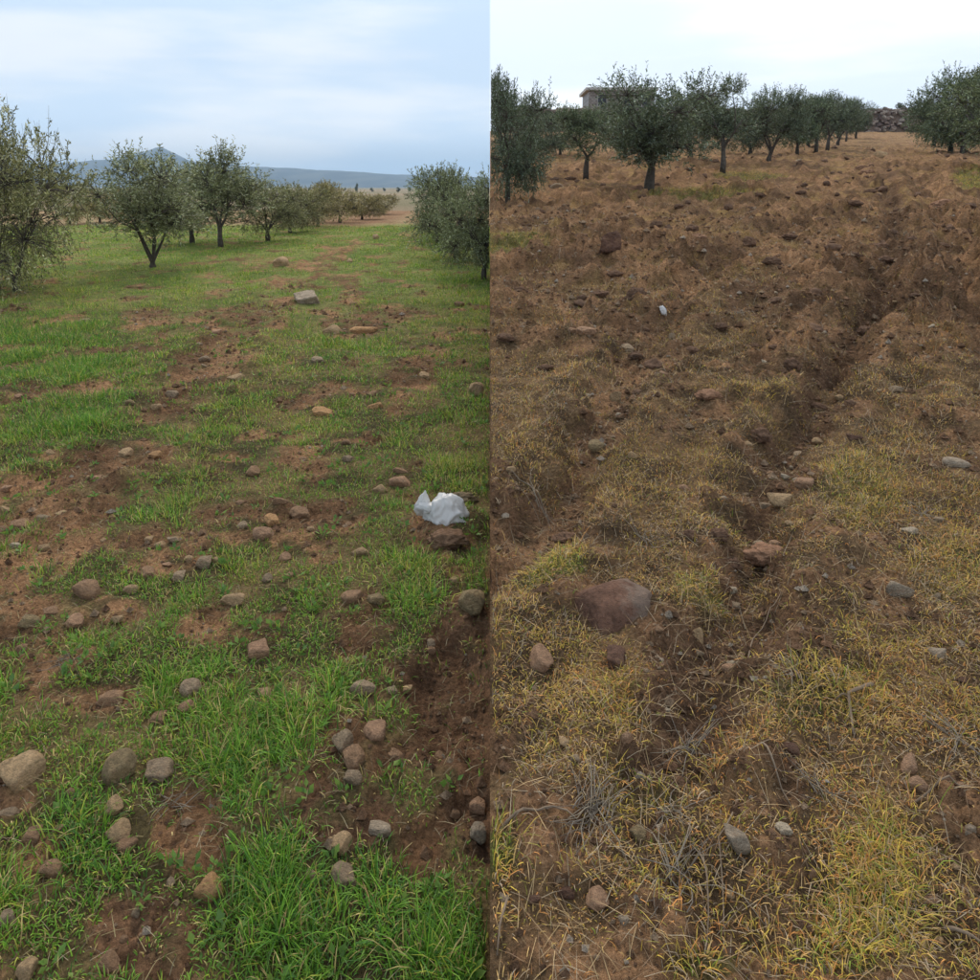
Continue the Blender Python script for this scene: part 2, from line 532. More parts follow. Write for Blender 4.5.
class MB:
    """collects tubes, boxes and quads; build() links them as one mesh"""

    def __init__(s):
        s.v, s.f3, s.f4, s.c, s.n = [], [], [], [], 0

    def add(s, v, f, col=None):
        v = np.asarray(v, float)
        f = np.asarray(f) + s.n
        (s.f3 if f.shape[1] == 3 else s.f4).append(f)
        s.v.append(v)
        s.c.append(np.tile(np.asarray(col if col is not None else (1, 1, 1), float), (len(v), 1)))
        s.n += len(v)

    def tube(s, path, rad, n=6, col=None):
        path = np.asarray(path, float)
        k = len(path)
        tan = np.gradient(path, axis=0)
        tan /= np.linalg.norm(tan, axis=1, keepdims=True) + 1e-9
        ref = np.array([0.31, .17, .93]) if abs(tan[0][2]) < .8 else np.array([.93, .2, .3])
        a = np.cross(tan, ref)
        a /= np.linalg.norm(a, axis=1, keepdims=True) + 1e-9
        b = np.cross(tan, a)
        th = np.linspace(0, 2 * np.pi, n, endpoint=False)
        rad = np.broadcast_to(np.asarray(rad, float), (k,))
        v = path[:, None, :] + rad[:, None, None] * (np.cos(th)[None, :, None] * a[:, None, :] + np.sin(th)[None, :, None] * b[:, None, :])
        i = np.arange(k - 1)[:, None] * n
        j = np.arange(n)[None, :]
        j2 = (j + 1) % n
        f = np.stack([i + j, i + j2, i + n + j2, i + n + j], -1).reshape(-1, 4)
        s.add(v.reshape(-1, 3), f, col)
        s.f3.append(np.array([[s.n - k * n, s.n - k * n + q + 1, s.n - k * n + q] for q in range(1, n - 1)]))
        e = s.n - n
        s.f3.append(np.array([[e, e + q, e + q + 1] for q in range(1, n - 1)]))

    def box(s, a, b, col=None):
        x0, y0, z0 = a
        x1, y1, z1 = b
        v = [(x0, y0, z0), (x1, y0, z0), (x1, y1, z0), (x0, y1, z0), (x0, y0, z1), (x1, y0, z1), (x1, y1, z1), (x0, y1, z1)]
        s.add(v, [(0, 3, 2, 1), (4, 5, 6, 7), (0, 1, 5, 4), (1, 2, 6, 5), (2, 3, 7, 6), (3, 0, 4, 7)], col)

    def mesh(s, name, mat, smoothf=True):
        fs = [np.concatenate(f) for f in (s.f3, s.f4) if f]
        return mesh_np(name, np.concatenate(s.v), fs, mat, np.concatenate(s.c), smoothf)


# ------------------------------------------------------------------ ground sheets
def fan(side, hfun, cfun, colfun, name, y_far, ncol):
    ys = np.concatenate([np.linspace(-4, .75, 26)[:-1], .75 * 1.0085 ** np.arange(int(math.log(y_far / .75) / math.log(1.0085)) + 1)])
    s = np.linspace(0, 1, ncol) ** 1.15
    Y = np.repeat(ys[:, None], ncol, 1)
    X = side * s[None, :] * (1.6 + .95 * np.maximum(Y, 0))
    x, y = X.ravel(), Y.ravel()
    cov = cfun(x, y)
    z = hfun(x, y, cov)
    GRID[side] = dict(ys=ys, n=ncol, z=z.reshape(len(ys), ncol), c=cov.reshape(len(ys), ncol))
    i = np.arange(len(ys) - 1)[:, None] * ncol
    j = np.arange(ncol - 1)[None, :]
    f = np.stack([i + j, i + j + 1, i + ncol + j + 1, i + ncol + j], -1).reshape(-1, 4)
    if side < 0:
        f = f[:, ::-1]
    me = mesh_np(name, np.stack([x, y, z], 1), f, M_GROUND, colfun(x, y, cov))
    return link(name, me), ys, z.reshape(len(ys), ncol)[:, 0]


def mixv(a, b, t):
    return np.asarray(a) * (1 - t[:, None]) + np.asarray(b) * t[:, None]


def col_left(x, y, cov):
    u, v = proj(x, y, 0 * x)
    n = smooth(-.5, .6, fbm(x * 1.2, y * 1.2, 91, 3))
    soil = mixv((.205, .112, .058), (.43, .235, .118), n)
    dark_patch = np.clip(ellipses(u, v, [(460, 700, 70, 110), (345, 815, 60, 40), (150, 935, 70, 70), (480, 830, 40, 70)]), 0, 1)  # oval patches where the bare soil is toned darker
    soil = mixv(soil, (.165, .092, .054), .75 * dark_patch)
    th = mixv((.10, .078, .035), (.235, .165, .075), smooth(-.4, .5, fbm(x * 2.3, y * 2.3, 93, 3)))
    fn = smooth(-.5, .5, fbm(x * .8, y * .45, 95, 4))
    green = mixv((.165, .245, .05), (.30, .335, .095), fn)
    th = mixv(th, green, smooth(5, 14, y) * .8)
    c = mixv(th, soil, smooth(.2, .62, cov))
    tanc = mixv((.33, .21, .11), (.42, .30, .16), fn)
    c = mixv(c, tanc, smooth(30, 34, y + 2.0 * fbm(x * .3, y * .3, 97, 2)))
    red = (1 - smooth(.5, 1.2, np.abs(x + 6.3 - .0 * y + .5 * fbm(x * .2, y * .2, 98, 2)) / 2.2)) * smooth(29, 34, y)
    c = mixv(c, (.30, .165, .09), red * .8)
    return c


def col_right(x, y, cov):
    zz = base_right(y)
    u, v = proj(x, y, zz)
    n = smooth(-.5, .6, fbm(x * 1.1, y * 1.1, 191, 3))
    soil = mixv((.20, .112, .062), (.42, .232, .118), n)
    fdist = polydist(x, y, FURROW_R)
    furrow_dark = (1 - smooth(.05, .17, (fdist + .05 * fbm(x * 6, y * 6, 196, 2)) / (1 + .04 * y))) * (1 - smooth(12, 30, y))  # soil colour darkened along the deep furrow, fading out up the slope
    soil = mixv(soil, (.125, .072, .044), .75 * furrow_dark)
    th = mixv((.23, .135, .058), (.39, .24, .092), smooth(-.4, .5, fbm(x * 2.1, y * 2.1, 193, 3)))
    th = mixv(mixv((.12, .077, .043), (.235, .145, .074), smooth(-.4, .5, fbm(x * 4, y * 4, 194, 3))), th, smooth(4, 11, y))
    g = np.clip(ellipses(u, v, GREEN_R), 0, 1)
    th = mixv(th, (.15, .165, .045), .7 * g)
    o = np.clip(ellipses(u, v, ORANGE_R), 0, 1)
    th = mixv(th, (.30, .17, .075), .6 * o)
    c = mixv(th, soil, smooth(.25, .75, cov) * .92)
    c = mixv(c, (.31, .19, .108), .5 * smooth(14, 40, y))
    return c


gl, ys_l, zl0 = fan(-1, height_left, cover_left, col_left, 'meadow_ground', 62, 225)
tag(gl, kind='structure')
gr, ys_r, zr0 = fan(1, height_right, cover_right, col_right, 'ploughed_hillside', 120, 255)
tag(gr, kind='structure')

# the earth bank where the climbing field stops beside the meadow
yb = ys_r
zt = zr0
zb = np.where(yb < 60, look(-1, np.full_like(yb, -1e-3), yb, 'z'), -.6) - .25
zb = np.minimum(zb, zt - .02)
nb = 9
tt = np.linspace(0, 1, nb)
BZ = zb[:, None] * (1 - tt) + (zt[:, None]) * tt
BY = np.repeat(yb[:, None], nb, 1)
BX = 0.002 + 0.05 * np.abs(fbm(BY * 2, BZ * 4, 301, 3)) * np.sin(np.pi * tt)[None, :]
i = np.arange(len(yb) - 1)[:, None] * nb
j = np.arange(nb - 1)[None, :]
bank = link('earth_bank', mesh_np('earth_bank', np.stack([BX, BY, BZ], -1).reshape(-1, 3),
                                  np.stack([i + j, i + nb + j, i + nb + j + 1, i + j + 1], -1).reshape(-1, 4), M_GROUND, (.22, .14, .09)))
tag(bank, kind='structure')

# the plain that runs out to the horizon
R = np.concatenate([[0], 20 * 1.17 ** np.arange(36)])
R = R[R < 6000]
TH = np.linspace(0, 2 * np.pi, 97)
PX, PY = (R[:, None] * np.sin(TH)).ravel(), (R[:, None] * np.cos(TH)).ravel()
PZ = -0.62 + 0.0 * PX
k = len(TH)
i = np.arange(len(R) - 1)[:, None] * k
j = np.arange(k - 1)[None, :]
fn = smooth(-.5, .5, fbm(PX * .004, PY * .01, 401, 4))
pc = mixv((.16, .15, .075), (.28, .21, .13), fn)
plain = link('plain', mesh_np('plain', np.stack([PX, PY, PZ], 1), np.stack([i + j, i + j + 1, i + k + j + 1, i + k + j], -1).reshape(-1, 4)[:, ::-1], M_GROUND, pc))
tag(plain, kind='structure')

# far ridge of hills
prof_u = np.array([-700, -300, -60, 40, 85, 120, 150, 168, 182, 198, 225, 262, 340, 430, 500, 560])
prof_v = np.array([171, 168, 166, 165, 163, 160, 153, 148, 154, 161, 165, 166, 171, 175, 178, 182])
HX = np.linspace(-5200, 300, 240)
HY = np.linspace(2500, 4700, 46)
GX, GY = np.meshgrid(HX, HY)
uu = 490 + F * GX / GY
hp = (HV - np.interp(uu, prof_u, prof_v)) / F * 3300
sec = smooth(2500, 3300, GY) * (1 - .35 * smooth(3300, 4700, GY))
GZ = -2 + hp * sec * (1 + .10 * fbm(GX / 260, GY / 300, 411, 4)) * 1.0 - 6 * (1 - sec)
i = np.arange(len(HY) - 1)[:, None] * len(HX)
j = np.arange(len(HX) - 1)[None, :]
hc = mixv((.04, .05, .055), (.10, .105, .09), smooth(-.3, .4, fbm(GX.ravel() / 90, GY.ravel() / 120, 421, 4)))
hills = link('far_hills', mesh_np('far_hills', np.stack([GX, GY, GZ], -1).reshape(-1, 3),
                                  np.stack([i + j, i + j + 1, i + len(HX) + j + 1, i + len(HX) + j], -1).reshape(-1, 4), M_GROUND, hc))
tag(hills, kind='structure')

# thin blue air
hz = MB()
hz.box((-6300, -6300, -9), (6300, 6300, 185))
mh = bpy.data.materials.new('haze')
mh.use_nodes = True
mh.node_tree.nodes.clear()
ho = N(mh.node_tree, 'ShaderNodeOutputMaterial')
hv = N(mh.node_tree, 'ShaderNodeVolumePrincipled')
hv.inputs['Color'].default_value = (.56, .78, 1.0, 1)
hv.inputs['Density'].default_value = 0.00028
mh.node_tree.links.new(hv.outputs[0], ho.inputs['Volume'])
hz = link('haze', hz.mesh('haze', mh, False))
tag(hz, kind='stuff', label='thin bluish haze filling the air over fields and hills')


# ------------------------------------------------------------------ scattering helpers
def scatter(n, side, y0, y1, pw, y_ref):
    """points over one field, thinner with distance"""
    yy = np.geomspace(y0, y1, 600)
    wid = .8 + .78 * yy
    dens = np.minimum(1, (y_ref / yy)) ** pw
    cdf = np.cumsum(wid * dens * np.gradient(yy))
    y = np.interp(rng.random(n) * cdf[-1], cdf, yy)
    x = side * (.004 + rng.random(n) * (.8 + .78 * y))
    return x, y


def pick(cols, prob):
    """prob (n,k) -> colours (n,3)"""
    p = np.cumsum(prob / prob.sum(1, keepdims=True), 1)
    idx = (rng.random(len(prob))[:, None] > p).sum(1).clip(0, len(cols) - 1)
    return np.asarray(cols)[idx]


# ------------------------------------------------------------------ stones and clods
def ico(sub):
    bm = bmesh.new()
    bmesh.ops.create_icosphere(bm, subdivisions=sub, radius=1)
    v = np.array([q.co[:] for q in bm.verts])
    f = np.array([[q.index for q in p.verts] for p in bm.faces])
    bm.free()
    return v, f


def pn3(p, f, seed):
    return (pn(p[:, 0] * f + 3.1, p[:, 1] * f, seed) + pn(p[:, 1] * f + 7.7, p[:, 2] * f, seed + 1) + pn(p[:, 2] * f, p[:, 0] * f + 5.5, seed + 2)) / 1.7


IV, IF = ico(4)
IV3, IF3 = ico(3)


def stone_mesh(seed, flat=1.0, rounded=.5):
    r = np.random.default_rng(seed)
    nrm = r.normal(size=(13, 3))
    nrm /= np.linalg.norm(nrm, axis=1, keepdims=True)
    dist = r.uniform(.55, 1.0, 13)
    d = IV @ nrm.T
    rad = np.where(d > .05, dist / np.maximum(d, .05), 9)
    kk = 34 - 14 * rounded
    rr = -np.log(np.exp(-kk * np.minimum(rad, 3)).sum(1) + np.exp(-kk * 1.15)) / kk
    v = IV * rr[:, None]
    v = v * (1 + .06 * pn3(IV, 1.7, seed) + .035 * pn3(IV, 4.5, seed + 5) + .016 * pn3(IV, 11, seed + 9))[:, None]
    v[:, 2] *= flat
    v /= np.abs(v).max(0)
    return mesh_np('stone', v, IF, M_STONE)


def boulder_mesh(seed, mat, kk=24):
    """broad low boulder with a sloping flat top"""
    r = np.random.default_rng(seed)
    nrm = np.array([(-.08, -.42, .9), (.35, .1, .93), (-.75, -.55, .35), (.1, -.85, .52), (.9, -.3, .3), (.8, .6, .2), (-.7, .7, .2), (0, 1, .2), (0, 0, -1), (-.3, .4, .87)])
    nrm /= np.linalg.norm(nrm, axis=1, keepdims=True)
    dist = np.array([.42, .5, .72, .62, .8, .85, .85, .75, .6, .52])
    d = IV @ nrm.T
    rad = np.where(d > .05, dist / np.maximum(d, .05), 9)
    rr = -np.log(np.exp(-kk * np.minimum(rad, 3)).sum(1)) / kk
    v = IV * rr[:, None] * (1 + .05 * pn3(IV, 2.4, seed) + .035 * pn3(IV, 6, seed + 5) + .02 * pn3(IV, 13, seed + 9))[:, None]
    v /= np.abs(v).max(0)
    return mesh_np('boulder', v, IF, mat)


def clod_mesh(seed, big=True):
    vv, ff = (IV, IF) if big else (IV3, IF3)
    v = vv * (1 + .30 * pn3(vv, 1.3, seed) + .20 * pn3(vv, 3.1, seed + 4) + .16 * pn3(vv, 6, seed + 8) + .08 * pn3(vv, 13, seed + 3))[:, None]
    v /= np.abs(v).max(0)
    return mesh_np('clod', v, ff, M_CLOD)


def block_mesh(seed, cuts=9, kk=20, jit=.34):
    """angular broken block with flattish faces"""
    r = np.random.default_rng(seed)
    ax = np.concatenate([np.eye(3), -np.eye(3)]) + r.normal(0, jit, (6, 3))
    ex = r.normal(size=(cuts, 3))
    nrm = np.concatenate([ax, ex])  # six rough sides and some broken corners
    nrm /= np.linalg.norm(nrm, axis=1, keepdims=True)
    dist = np.concatenate([r.uniform(.5, .75, 6), r.uniform(.55, .85, cuts)])
    d = IV @ nrm.T
    rad = np.where(d > .05, dist / np.maximum(d, .05), 9)
    rr = -np.log(np.exp(-kk * np.minimum(rad, 3)).sum(1)) / kk
    v = IV * rr[:, None]
    v = v * (1 + .05 * pn3(IV, 2.0, seed) + .03 * pn3(IV, 5, seed + 5) + .015 * pn3(IV, 12, seed + 9))[:, None]
    v /= np.abs(v).max(0)
    return mesh_np('stone', v, IF, M_STONE)


STONES = [stone_mesh(700 + q * 13, 1, (q % 4) / 3) if q % 2 == 0 else block_mesh(720 + q * 13) for q in range(14)]
M_BOULDER = mat_objcol('pitted_red_boulder', .95, 11, 75, 1.0, .03, .55, 1.35)
_t = M_BOULDER.node_tree
_p = next(n_ for n_ in _t.nodes if n_.type == 'BSDF_PRINCIPLED')
_src = _p.inputs['Base Color'].links[0].from_socket
_c = N(_t, 'ShaderNodeTexCoord')
_s = N(_t, 'ShaderNodeSeparateXYZ')
_t.links.new(_c.outputs['Object'], _s.inputs[0])
_a = N(_t, 'ShaderNodeMath', operation='MULTIPLY_ADD')          # grey lichen crust over its right end and rim
_t.links.new(tnoise(_t, 22, 5, .7), _a.inputs[0])
_a.inputs[1].default_value = 1.3
_x = N(_t, 'ShaderNodeMath', operation='MULTIPLY')
_x.inputs[1].default_value = 5.0
_t.links.new(_s.outputs['X'], _x.inputs[0])
_t.links.new(_x.outputs[0], _a.inputs[2])
_m = N(_t, 'ShaderNodeMix', data_type='RGBA')
_t.links.new(ramp(_t, _a.outputs[0], [(.72, 0.0), (1.0, .6)]), _m.inputs['Factor'])
_t.links.new(_src, _m.inputs['A'])
_m.inputs['B'].default_value = (.25, .20, .155, 1)
_t.links.new(_m.outputs['Result'], _p.inputs['Base Color'])
STONES.append(boulder_mesh(41, M_BOULDER))
STONES.append(block_mesh(57, 2, 70, .14))
CLODS = [clod_mesh(900 + q * 17) for q in range(6)]
CLODS_S = [clod_mesh(990 + q * 17, False) for q in range(8)]
SCOL = dict(tan=(.60, .40, .215), pink=(.56, .33, .195), brown=(.42, .25, .14), grey=(.47, .34, .215), orange=(.64, .36, .16), olive=(.40, .29, .15),
            red=(.20, .105, .068), light=(.66, .53, .37), slate=(.50, .39, .275), white=(.72, .64, .53))
CNAME = dict(tan='tan', pink='pinkish brown', brown='brown', grey='grey brown', orange='orange tan', olive='olive brown', red='reddish brown', light='pale', slate='grey', white='whitish')

LAND = []   # landmarks for labels: (u, v, phrase)
PENDING = []


def place(u, v, w, h, name, me, colr, sink=.28, rot=None, tilt=.12, deep=1.0):
    x, y = (float(q) for q in ground(u, v + h * .30))
    a, yy, zz = ray(u, v + h * .3)
    dep = y * math.cos(PITCH) + CAMH * math.sin(PITCH) * .9
    sx = w * dep / F / 2 * (1.14 if w < 17 else 1.0)
    # the picture height of a lump seen from above mixes its height and its depth
    el = math.atan2(CAMH, y)
    hh = h * dep / F / 2
    sz = min(max(hh * .9, sx * .42), sx * .98)
    sy = min(max(hh * 1.1, sx * .62), sx * 1.2) * deep
    if u < 490:
        x = min(x, -sx * 1.06)
    else:
        x = max(x, sx * 1.06)
    y += sy * .25
    z = h1(x, y)
    o = link(name, me, loc=(x, y, z + sz * ((1 - 2 * sink) * .6)),
             rot=(random.uniform(-tilt, tilt), random.uniform(-tilt, tilt), (rot if rot is not None else random.uniform(-.35, .35) + random.choice((0, math.pi)))), scale=(sx, sy, sz))
    k = random.uniform(.88, 1.12)
    o.color = (colr[0] * k, colr[1] * k, colr[2] * k, 1)
    return o


def stone(u, v, w, h, c='tan', label=None, land=None, proto=None, sink=.25, rot=None):
    if proto is None:
        proto = random.choice((0, 2, 4, 6, 8, 10, 12, 0, 4, 8, 5, 11) if u < 490 else range(14))
    elif u < 490 and proto in (1, 3, 7, 9, 11, 13):
        proto -= 1
    o = place(u, v, w * (1.08 if u < 490 and w < 30 else 1), h * (1.08 if u < 490 and w < 30 else 1), 'stone', STONES[proto], SCOL[c], sink, rot)
    o['category'] = 'stone'
    o['group'] = 'field stones'
    if label:
        o['label'] = label
    else:
        PENDING.append((o, u, v, w, h, CNAME[c], 'stone'))
    if land:
        LAND.append((u, v, land))
    return o


def clod(u, v, w, h, c=(.185, .105, .064), label=None, land=None):
    o = place(u, v, w, h, 'soil_clod', CLODS[random.randrange(6)], c, .24)
    o['category'] = 'clod'
    o['group'] = 'clods of earth'
    if label:
        o['label'] = label
    else:
        PENDING.append((o, u, v, w, h, 'dark' if c[0] < .3 else 'reddish', 'earth clod'))
    if land:
        LAND.append((u, v, land))
    return o


# meadow, near
stone(18, 767, 46, 40, 'tan', 'large tan angular stone at the lower left edge of the meadow', 'the large tan stone at the left edge', 3, .2)
stone(121, 766, 33, 36, 'olive', 'upright olive brown stone beside the rounded grey one', 'the upright olive brown stone', 8)
stone(159, 768, 34, 25, 'grey', 'rounded grey stone pitted on its face beside an olive one', None, 4)
stone(376, 729, 24, 26, 'pink', 'pinkish tan stone at the head of a chain of four stones', 'the pinkish stone heading a chain of stones', 7)
stone(342, 737, 21, 25, 'grey', 'dull grey oval stone left of the pinkish one in the chain', None, 2)
stone(355, 754, 23, 27, 'brown', 'brown stone touching the dull grey oval one in the chain', None, 9)
stone(353, 777, 19, 16, 'grey', 'low grey stone at the foot of the chain of stones', None, 5)
stone(115, 805, 20, 19, 'tan', 'tan stone topping a stack of three near the lower left', None, 1)
stone(118, 826, 23, 26, 'tan', 'tan blocky stone in the middle of three stacked stones', 'the three stacked tan stones', 11)
stone(125, 842, 23, 16, 'brown', 'flat brown stone lowest of three stacked stones', None, 6)
stone(208, 883, 27, 26, 'orange', 'orange tan stone beside the grass at the bottom left soil track', 'the orange tan stone by the soil track', 10)
stone(378, 818, 31, 18, 'slate', 'smooth grey flat stone on the dark bare patch', 'the smooth grey flat stone', 12, .27, -.25)
stone(339, 838, 25, 21, 'tan', 'rounded tan stone on the dark bare patch below the smooth grey one', None, 2)
stone(344, 868, 26, 26, 'grey', 'blocky grey brown stone half in grass below a rounded tan one', None, 13)
stone(86, 588, 28, 23, 'brown', 'round earthy brown stone in grass near the left edge', 'the round earthy brown stone', 5)
stone(75, 620, 21, 16, 'pink', 'small pinkish flat topped stone below the round earthy one', 'the pinkish flat topped stone', 0)
stone(256, 647, 25, 21, 'pink', 'pinkish round stone alone in the middle of the meadow foreground', 'the lone pinkish round stone', 4)
stone(470, 602, 31, 30, 'olive', 'mossy brown stone at the meadow edge below the white bag', 'the mossy stone below the white bag', 8)
stone(363, 685, 26, 20, 'grey', 'grey brown wedge of stone above the pinkish stone chain', None, 3)
stone(107, 692, 33, 23, 'brown', 'broad brown stone half buried behind the grass tuft', 'the broad half buried brown stone', 9)
for a in [(31, 835, 19, 19, 'brown'), (57, 829, 12, 11, 'brown'), (50, 870, 22, 18, 'brown'), (8, 802, 20, 14, 'grey'), (4, 922, 14, 16, 'grey'), (24, 970, 20, 22, 'tan'),
          (105, 955, 30, 24, 'brown'), (135, 907, 9, 9, 'grey'), (171, 880, 9, 9, 'grey'), (122, 934, 8, 8, 'brown'), (477, 791, 17, 17, 'pink'), (454, 800, 10, 10, 'brown'),
          (477, 822, 18, 20, 'slate'), (310, 869, 10, 9, 'grey'), (397, 748, 17, 15, 'brown'), (391, 684, 10, 9, 'grey'), (406, 676, 10, 10, 'tan'), (265, 691, 18, 10, 'tan'),
          (191, 689, 22, 20, 'grey'), (184, 705, 17, 16, 'pink'), (157, 715, 18, 16, 'brown'), (129, 588, 16, 11, 'tan'), (148, 571, 14, 19, 'brown'), (178, 575, 12, 15, 'grey'),
          (231, 599, 28, 14, 'tan'), (51, 611, 15, 11, 'brown'), (26, 621, 22, 17, 'olive'), (20, 648, 11, 11, 'brown'), (352, 597, 22, 16, 'brown'), (374, 597, 18, 13, 'olive'),
          (286, 556, 13, 11, 'pink'), (268, 575, 11, 10, 'grey'), (203, 560, 15, 18, 'grey'), (158, 541, 13, 10, 'tan'), (175, 537, 10, 8, 'tan'), (148, 533, 9, 8, 'tan'),
          (358, 552, 20, 12, 'tan'), (264, 533, 25, 15, 'pink'), (272, 517, 14, 17, 'orange'), (300, 504, 22, 17, 'brown'), (280, 500, 13, 10, 'brown'), (254, 467, 16, 13, 'brown'),
          (19, 523, 20, 15, 'brown'), (2, 523, 11, 11, 'brown'), (42, 513, 16, 9, 'grey'), (60, 508, 10, 8, 'tan'), (5, 488, 11, 9, 'pink'), (4, 505, 10, 8, 'tan'), (43, 538, 11, 9, 'tan'),
          (15, 542, 10, 8, 'light'), (95, 472, 9, 9, 'pink'), (155, 453, 12, 10, 'orange'), (170, 387, 13, 11, 'grey'), (155, 402, 11, 9, 'tan'), (128, 402, 10, 8, 'olive'),
          (203, 358, 12, 8, 'grey'), (374, 402, 14, 10, 'orange'), (372, 392, 10, 8, 'brown'), (425, 372, 11, 10, 'tan'), (318, 361, 12, 9, 'grey'), (380, 484, 16, 11, 'tan'),
          (400, 466, 16, 8, 'brown'), (350, 258, 6, 9, 'tan'), (376, 235, 6, 8, 'tan'), (83, 318, 12, 8, 'grey'), (460, 302, 10, 7, 'brown'), (345, 437, 10, 8, 'brown'),
          (347, 456, 10, 9, 'grey'), (70, 790, 9, 8, 'brown'), (215, 560, 8, 8, 'tan'), (310, 530, 8, 7, 'tan'), (290, 575, 9, 8, 'brown'), (430, 640, 9, 8, 'brown'), (440, 735, 10, 9, 'brown')]:
    stone(*a)
# meadow, further off
_s2 = stone(307, 297, 24, 16, 'slate', 'grey slab of stone tilted up on the far furrow of the meadow', 'the grey tilted slab', 15, 0.0, .3)
_s2.rotation_euler = (.32, -.10, .25)
stone(333, 326, 21, 16, 'tan', 'tan blocky stone in grass in front of the grey slab', 'the tan blocky stone in front of the slab', 11, .15)
stone(365, 325, 29, 13, 'orange', 'long orange brown stone on a dark soil scrape', None, 6, .2)
stone(281, 261, 14, 13, 'tan', 'tan rounded stone standing on the furrow behind the grey slab', None, 5, .12)
stone(323, 407, 26, 13, 'orange', 'long orange tan stone lying in the mid meadow grass', 'the long orange tan stone', 12, .2)
stone(397, 475, 27, 17, 'pink', 'pinkish stone in a hollow above and left of the white bag', 'the pinkish stone in the hollow', 1)
stone(475, 387, 14, 17, 'tan', 'tan upright stone near the meadow right edge above the bag', 'the upright tan stone near the bank', 8, .12)
stone(125, 448, 12, 12, 'tan', 'small egg shaped tan stone on the bare furrow at left', 'the egg shaped stone on the furrow', 4, .12)
stone(236, 380, 17, 10, 'tan', 'small flat tan stone lying in the grass by the furrow', 'the small flat tan stone by the furrow', 2)
stone(217, 333, 10, 9, 'pink', 'small pinkish stone where the furrow meets yellowed grass', None, 7, .15)
clod(462, 495, 36, 15, (.26, .19, .11), 'low mossy earth lump just behind the white bag')
clod(447, 545, 46, 12, (.25, .145, .085), 'dark lump of bare earth under the white bag')
# hillside, near
_b = stone(617, 590, 104, 74, 'red', 'big flat reddish boulder with a grey crusted edge in dry grass', 'the big reddish boulder', 14, .04, 0.0)
_b.scale.z *= .62
_b.location.z -= .03
_b.data.transform(__import__('mathutils').Matrix.Diagonal((*_b.scale, 1)))
BOULDER_R = max(_b.scale)
_b.scale = (1, 1, 1)
stone(699, 624, 23, 25, 'tan', 'tan rounded stone on the side of the furrow by the boulder', 'the tan stone beside the furrow', 9)
stone(544, 655, 29, 30, 'pink', 'flat pinkish stone leaning in grass below left of the boulder', 'the leaning flat pinkish stone', 0)
stone(617, 656, 25, 25, 'red', 'smaller reddish stone directly below the big boulder', 'the smaller reddish stone', 4)
stone(780, 501, 23, 21, 'tan', 'tan angular stone lying in the bottom of the deep furrow', 'the tan stone in the deep furrow', 1, .12)
stone(806, 491, 21, 14, 'pink', 'pinkish stone with a raised end in the furrow right of a tan one', None, 6, .15)
stone(740, 862, 32, 28, 'slate', 'flat grey stone in bare soil near the bottom of the hillside', 'the flat grey stone in bare soil', 11, .2)
stone(783, 856, 18, 13, 'light', 'pale small stone right of the flat grey one in bare soil', None, 12)
stone(899, 596, 28, 23, 'slate', 'grey rounded stone in orange grass right of the furrow', 'the grey rounded stone in orange grass', 2)
stone(910, 768, 26, 18, 'pink', 'upper of two pinkish tan stones near the lower right', 'the two pinkish tan stones', 7)
stone(917, 790, 28, 18, 'pink', 'lower of two pinkish tan stones near the lower right', None, 10)
stone(600, 910, 29, 22, 'pink', 'pinkish flat stone in straw near the bottom of the hillside', 'the pinkish flat stone in straw', 0)
stone(955, 460, 30, 15, 'slate', 'long grey stone near the right edge of the hillside', 'the long grey stone near the right edge', 6)
stone(612, 258, 40, 24, 'red', 'large reddish brown boulder on the upper left of the hillside', 'the large reddish boulder up the slope', 9, .25)
stone(618, 391, 15, 13, 'tan', 'tan stone with a dark underside in the shallow furrow', 'the tan stone in the shallow furrow', 9, .12)
stone(587, 347, 22, 11, 'pink', 'long pinkish tan stone on the left of the shallow furrow', 'the long pinkish stone by the shallow furrow', 12, .15)
stone(880, 155, 13, 11, 'tan', 'tan boulder on the far slope below the rubble wall', 'the tan boulder below the rubble wall', 5, .15)
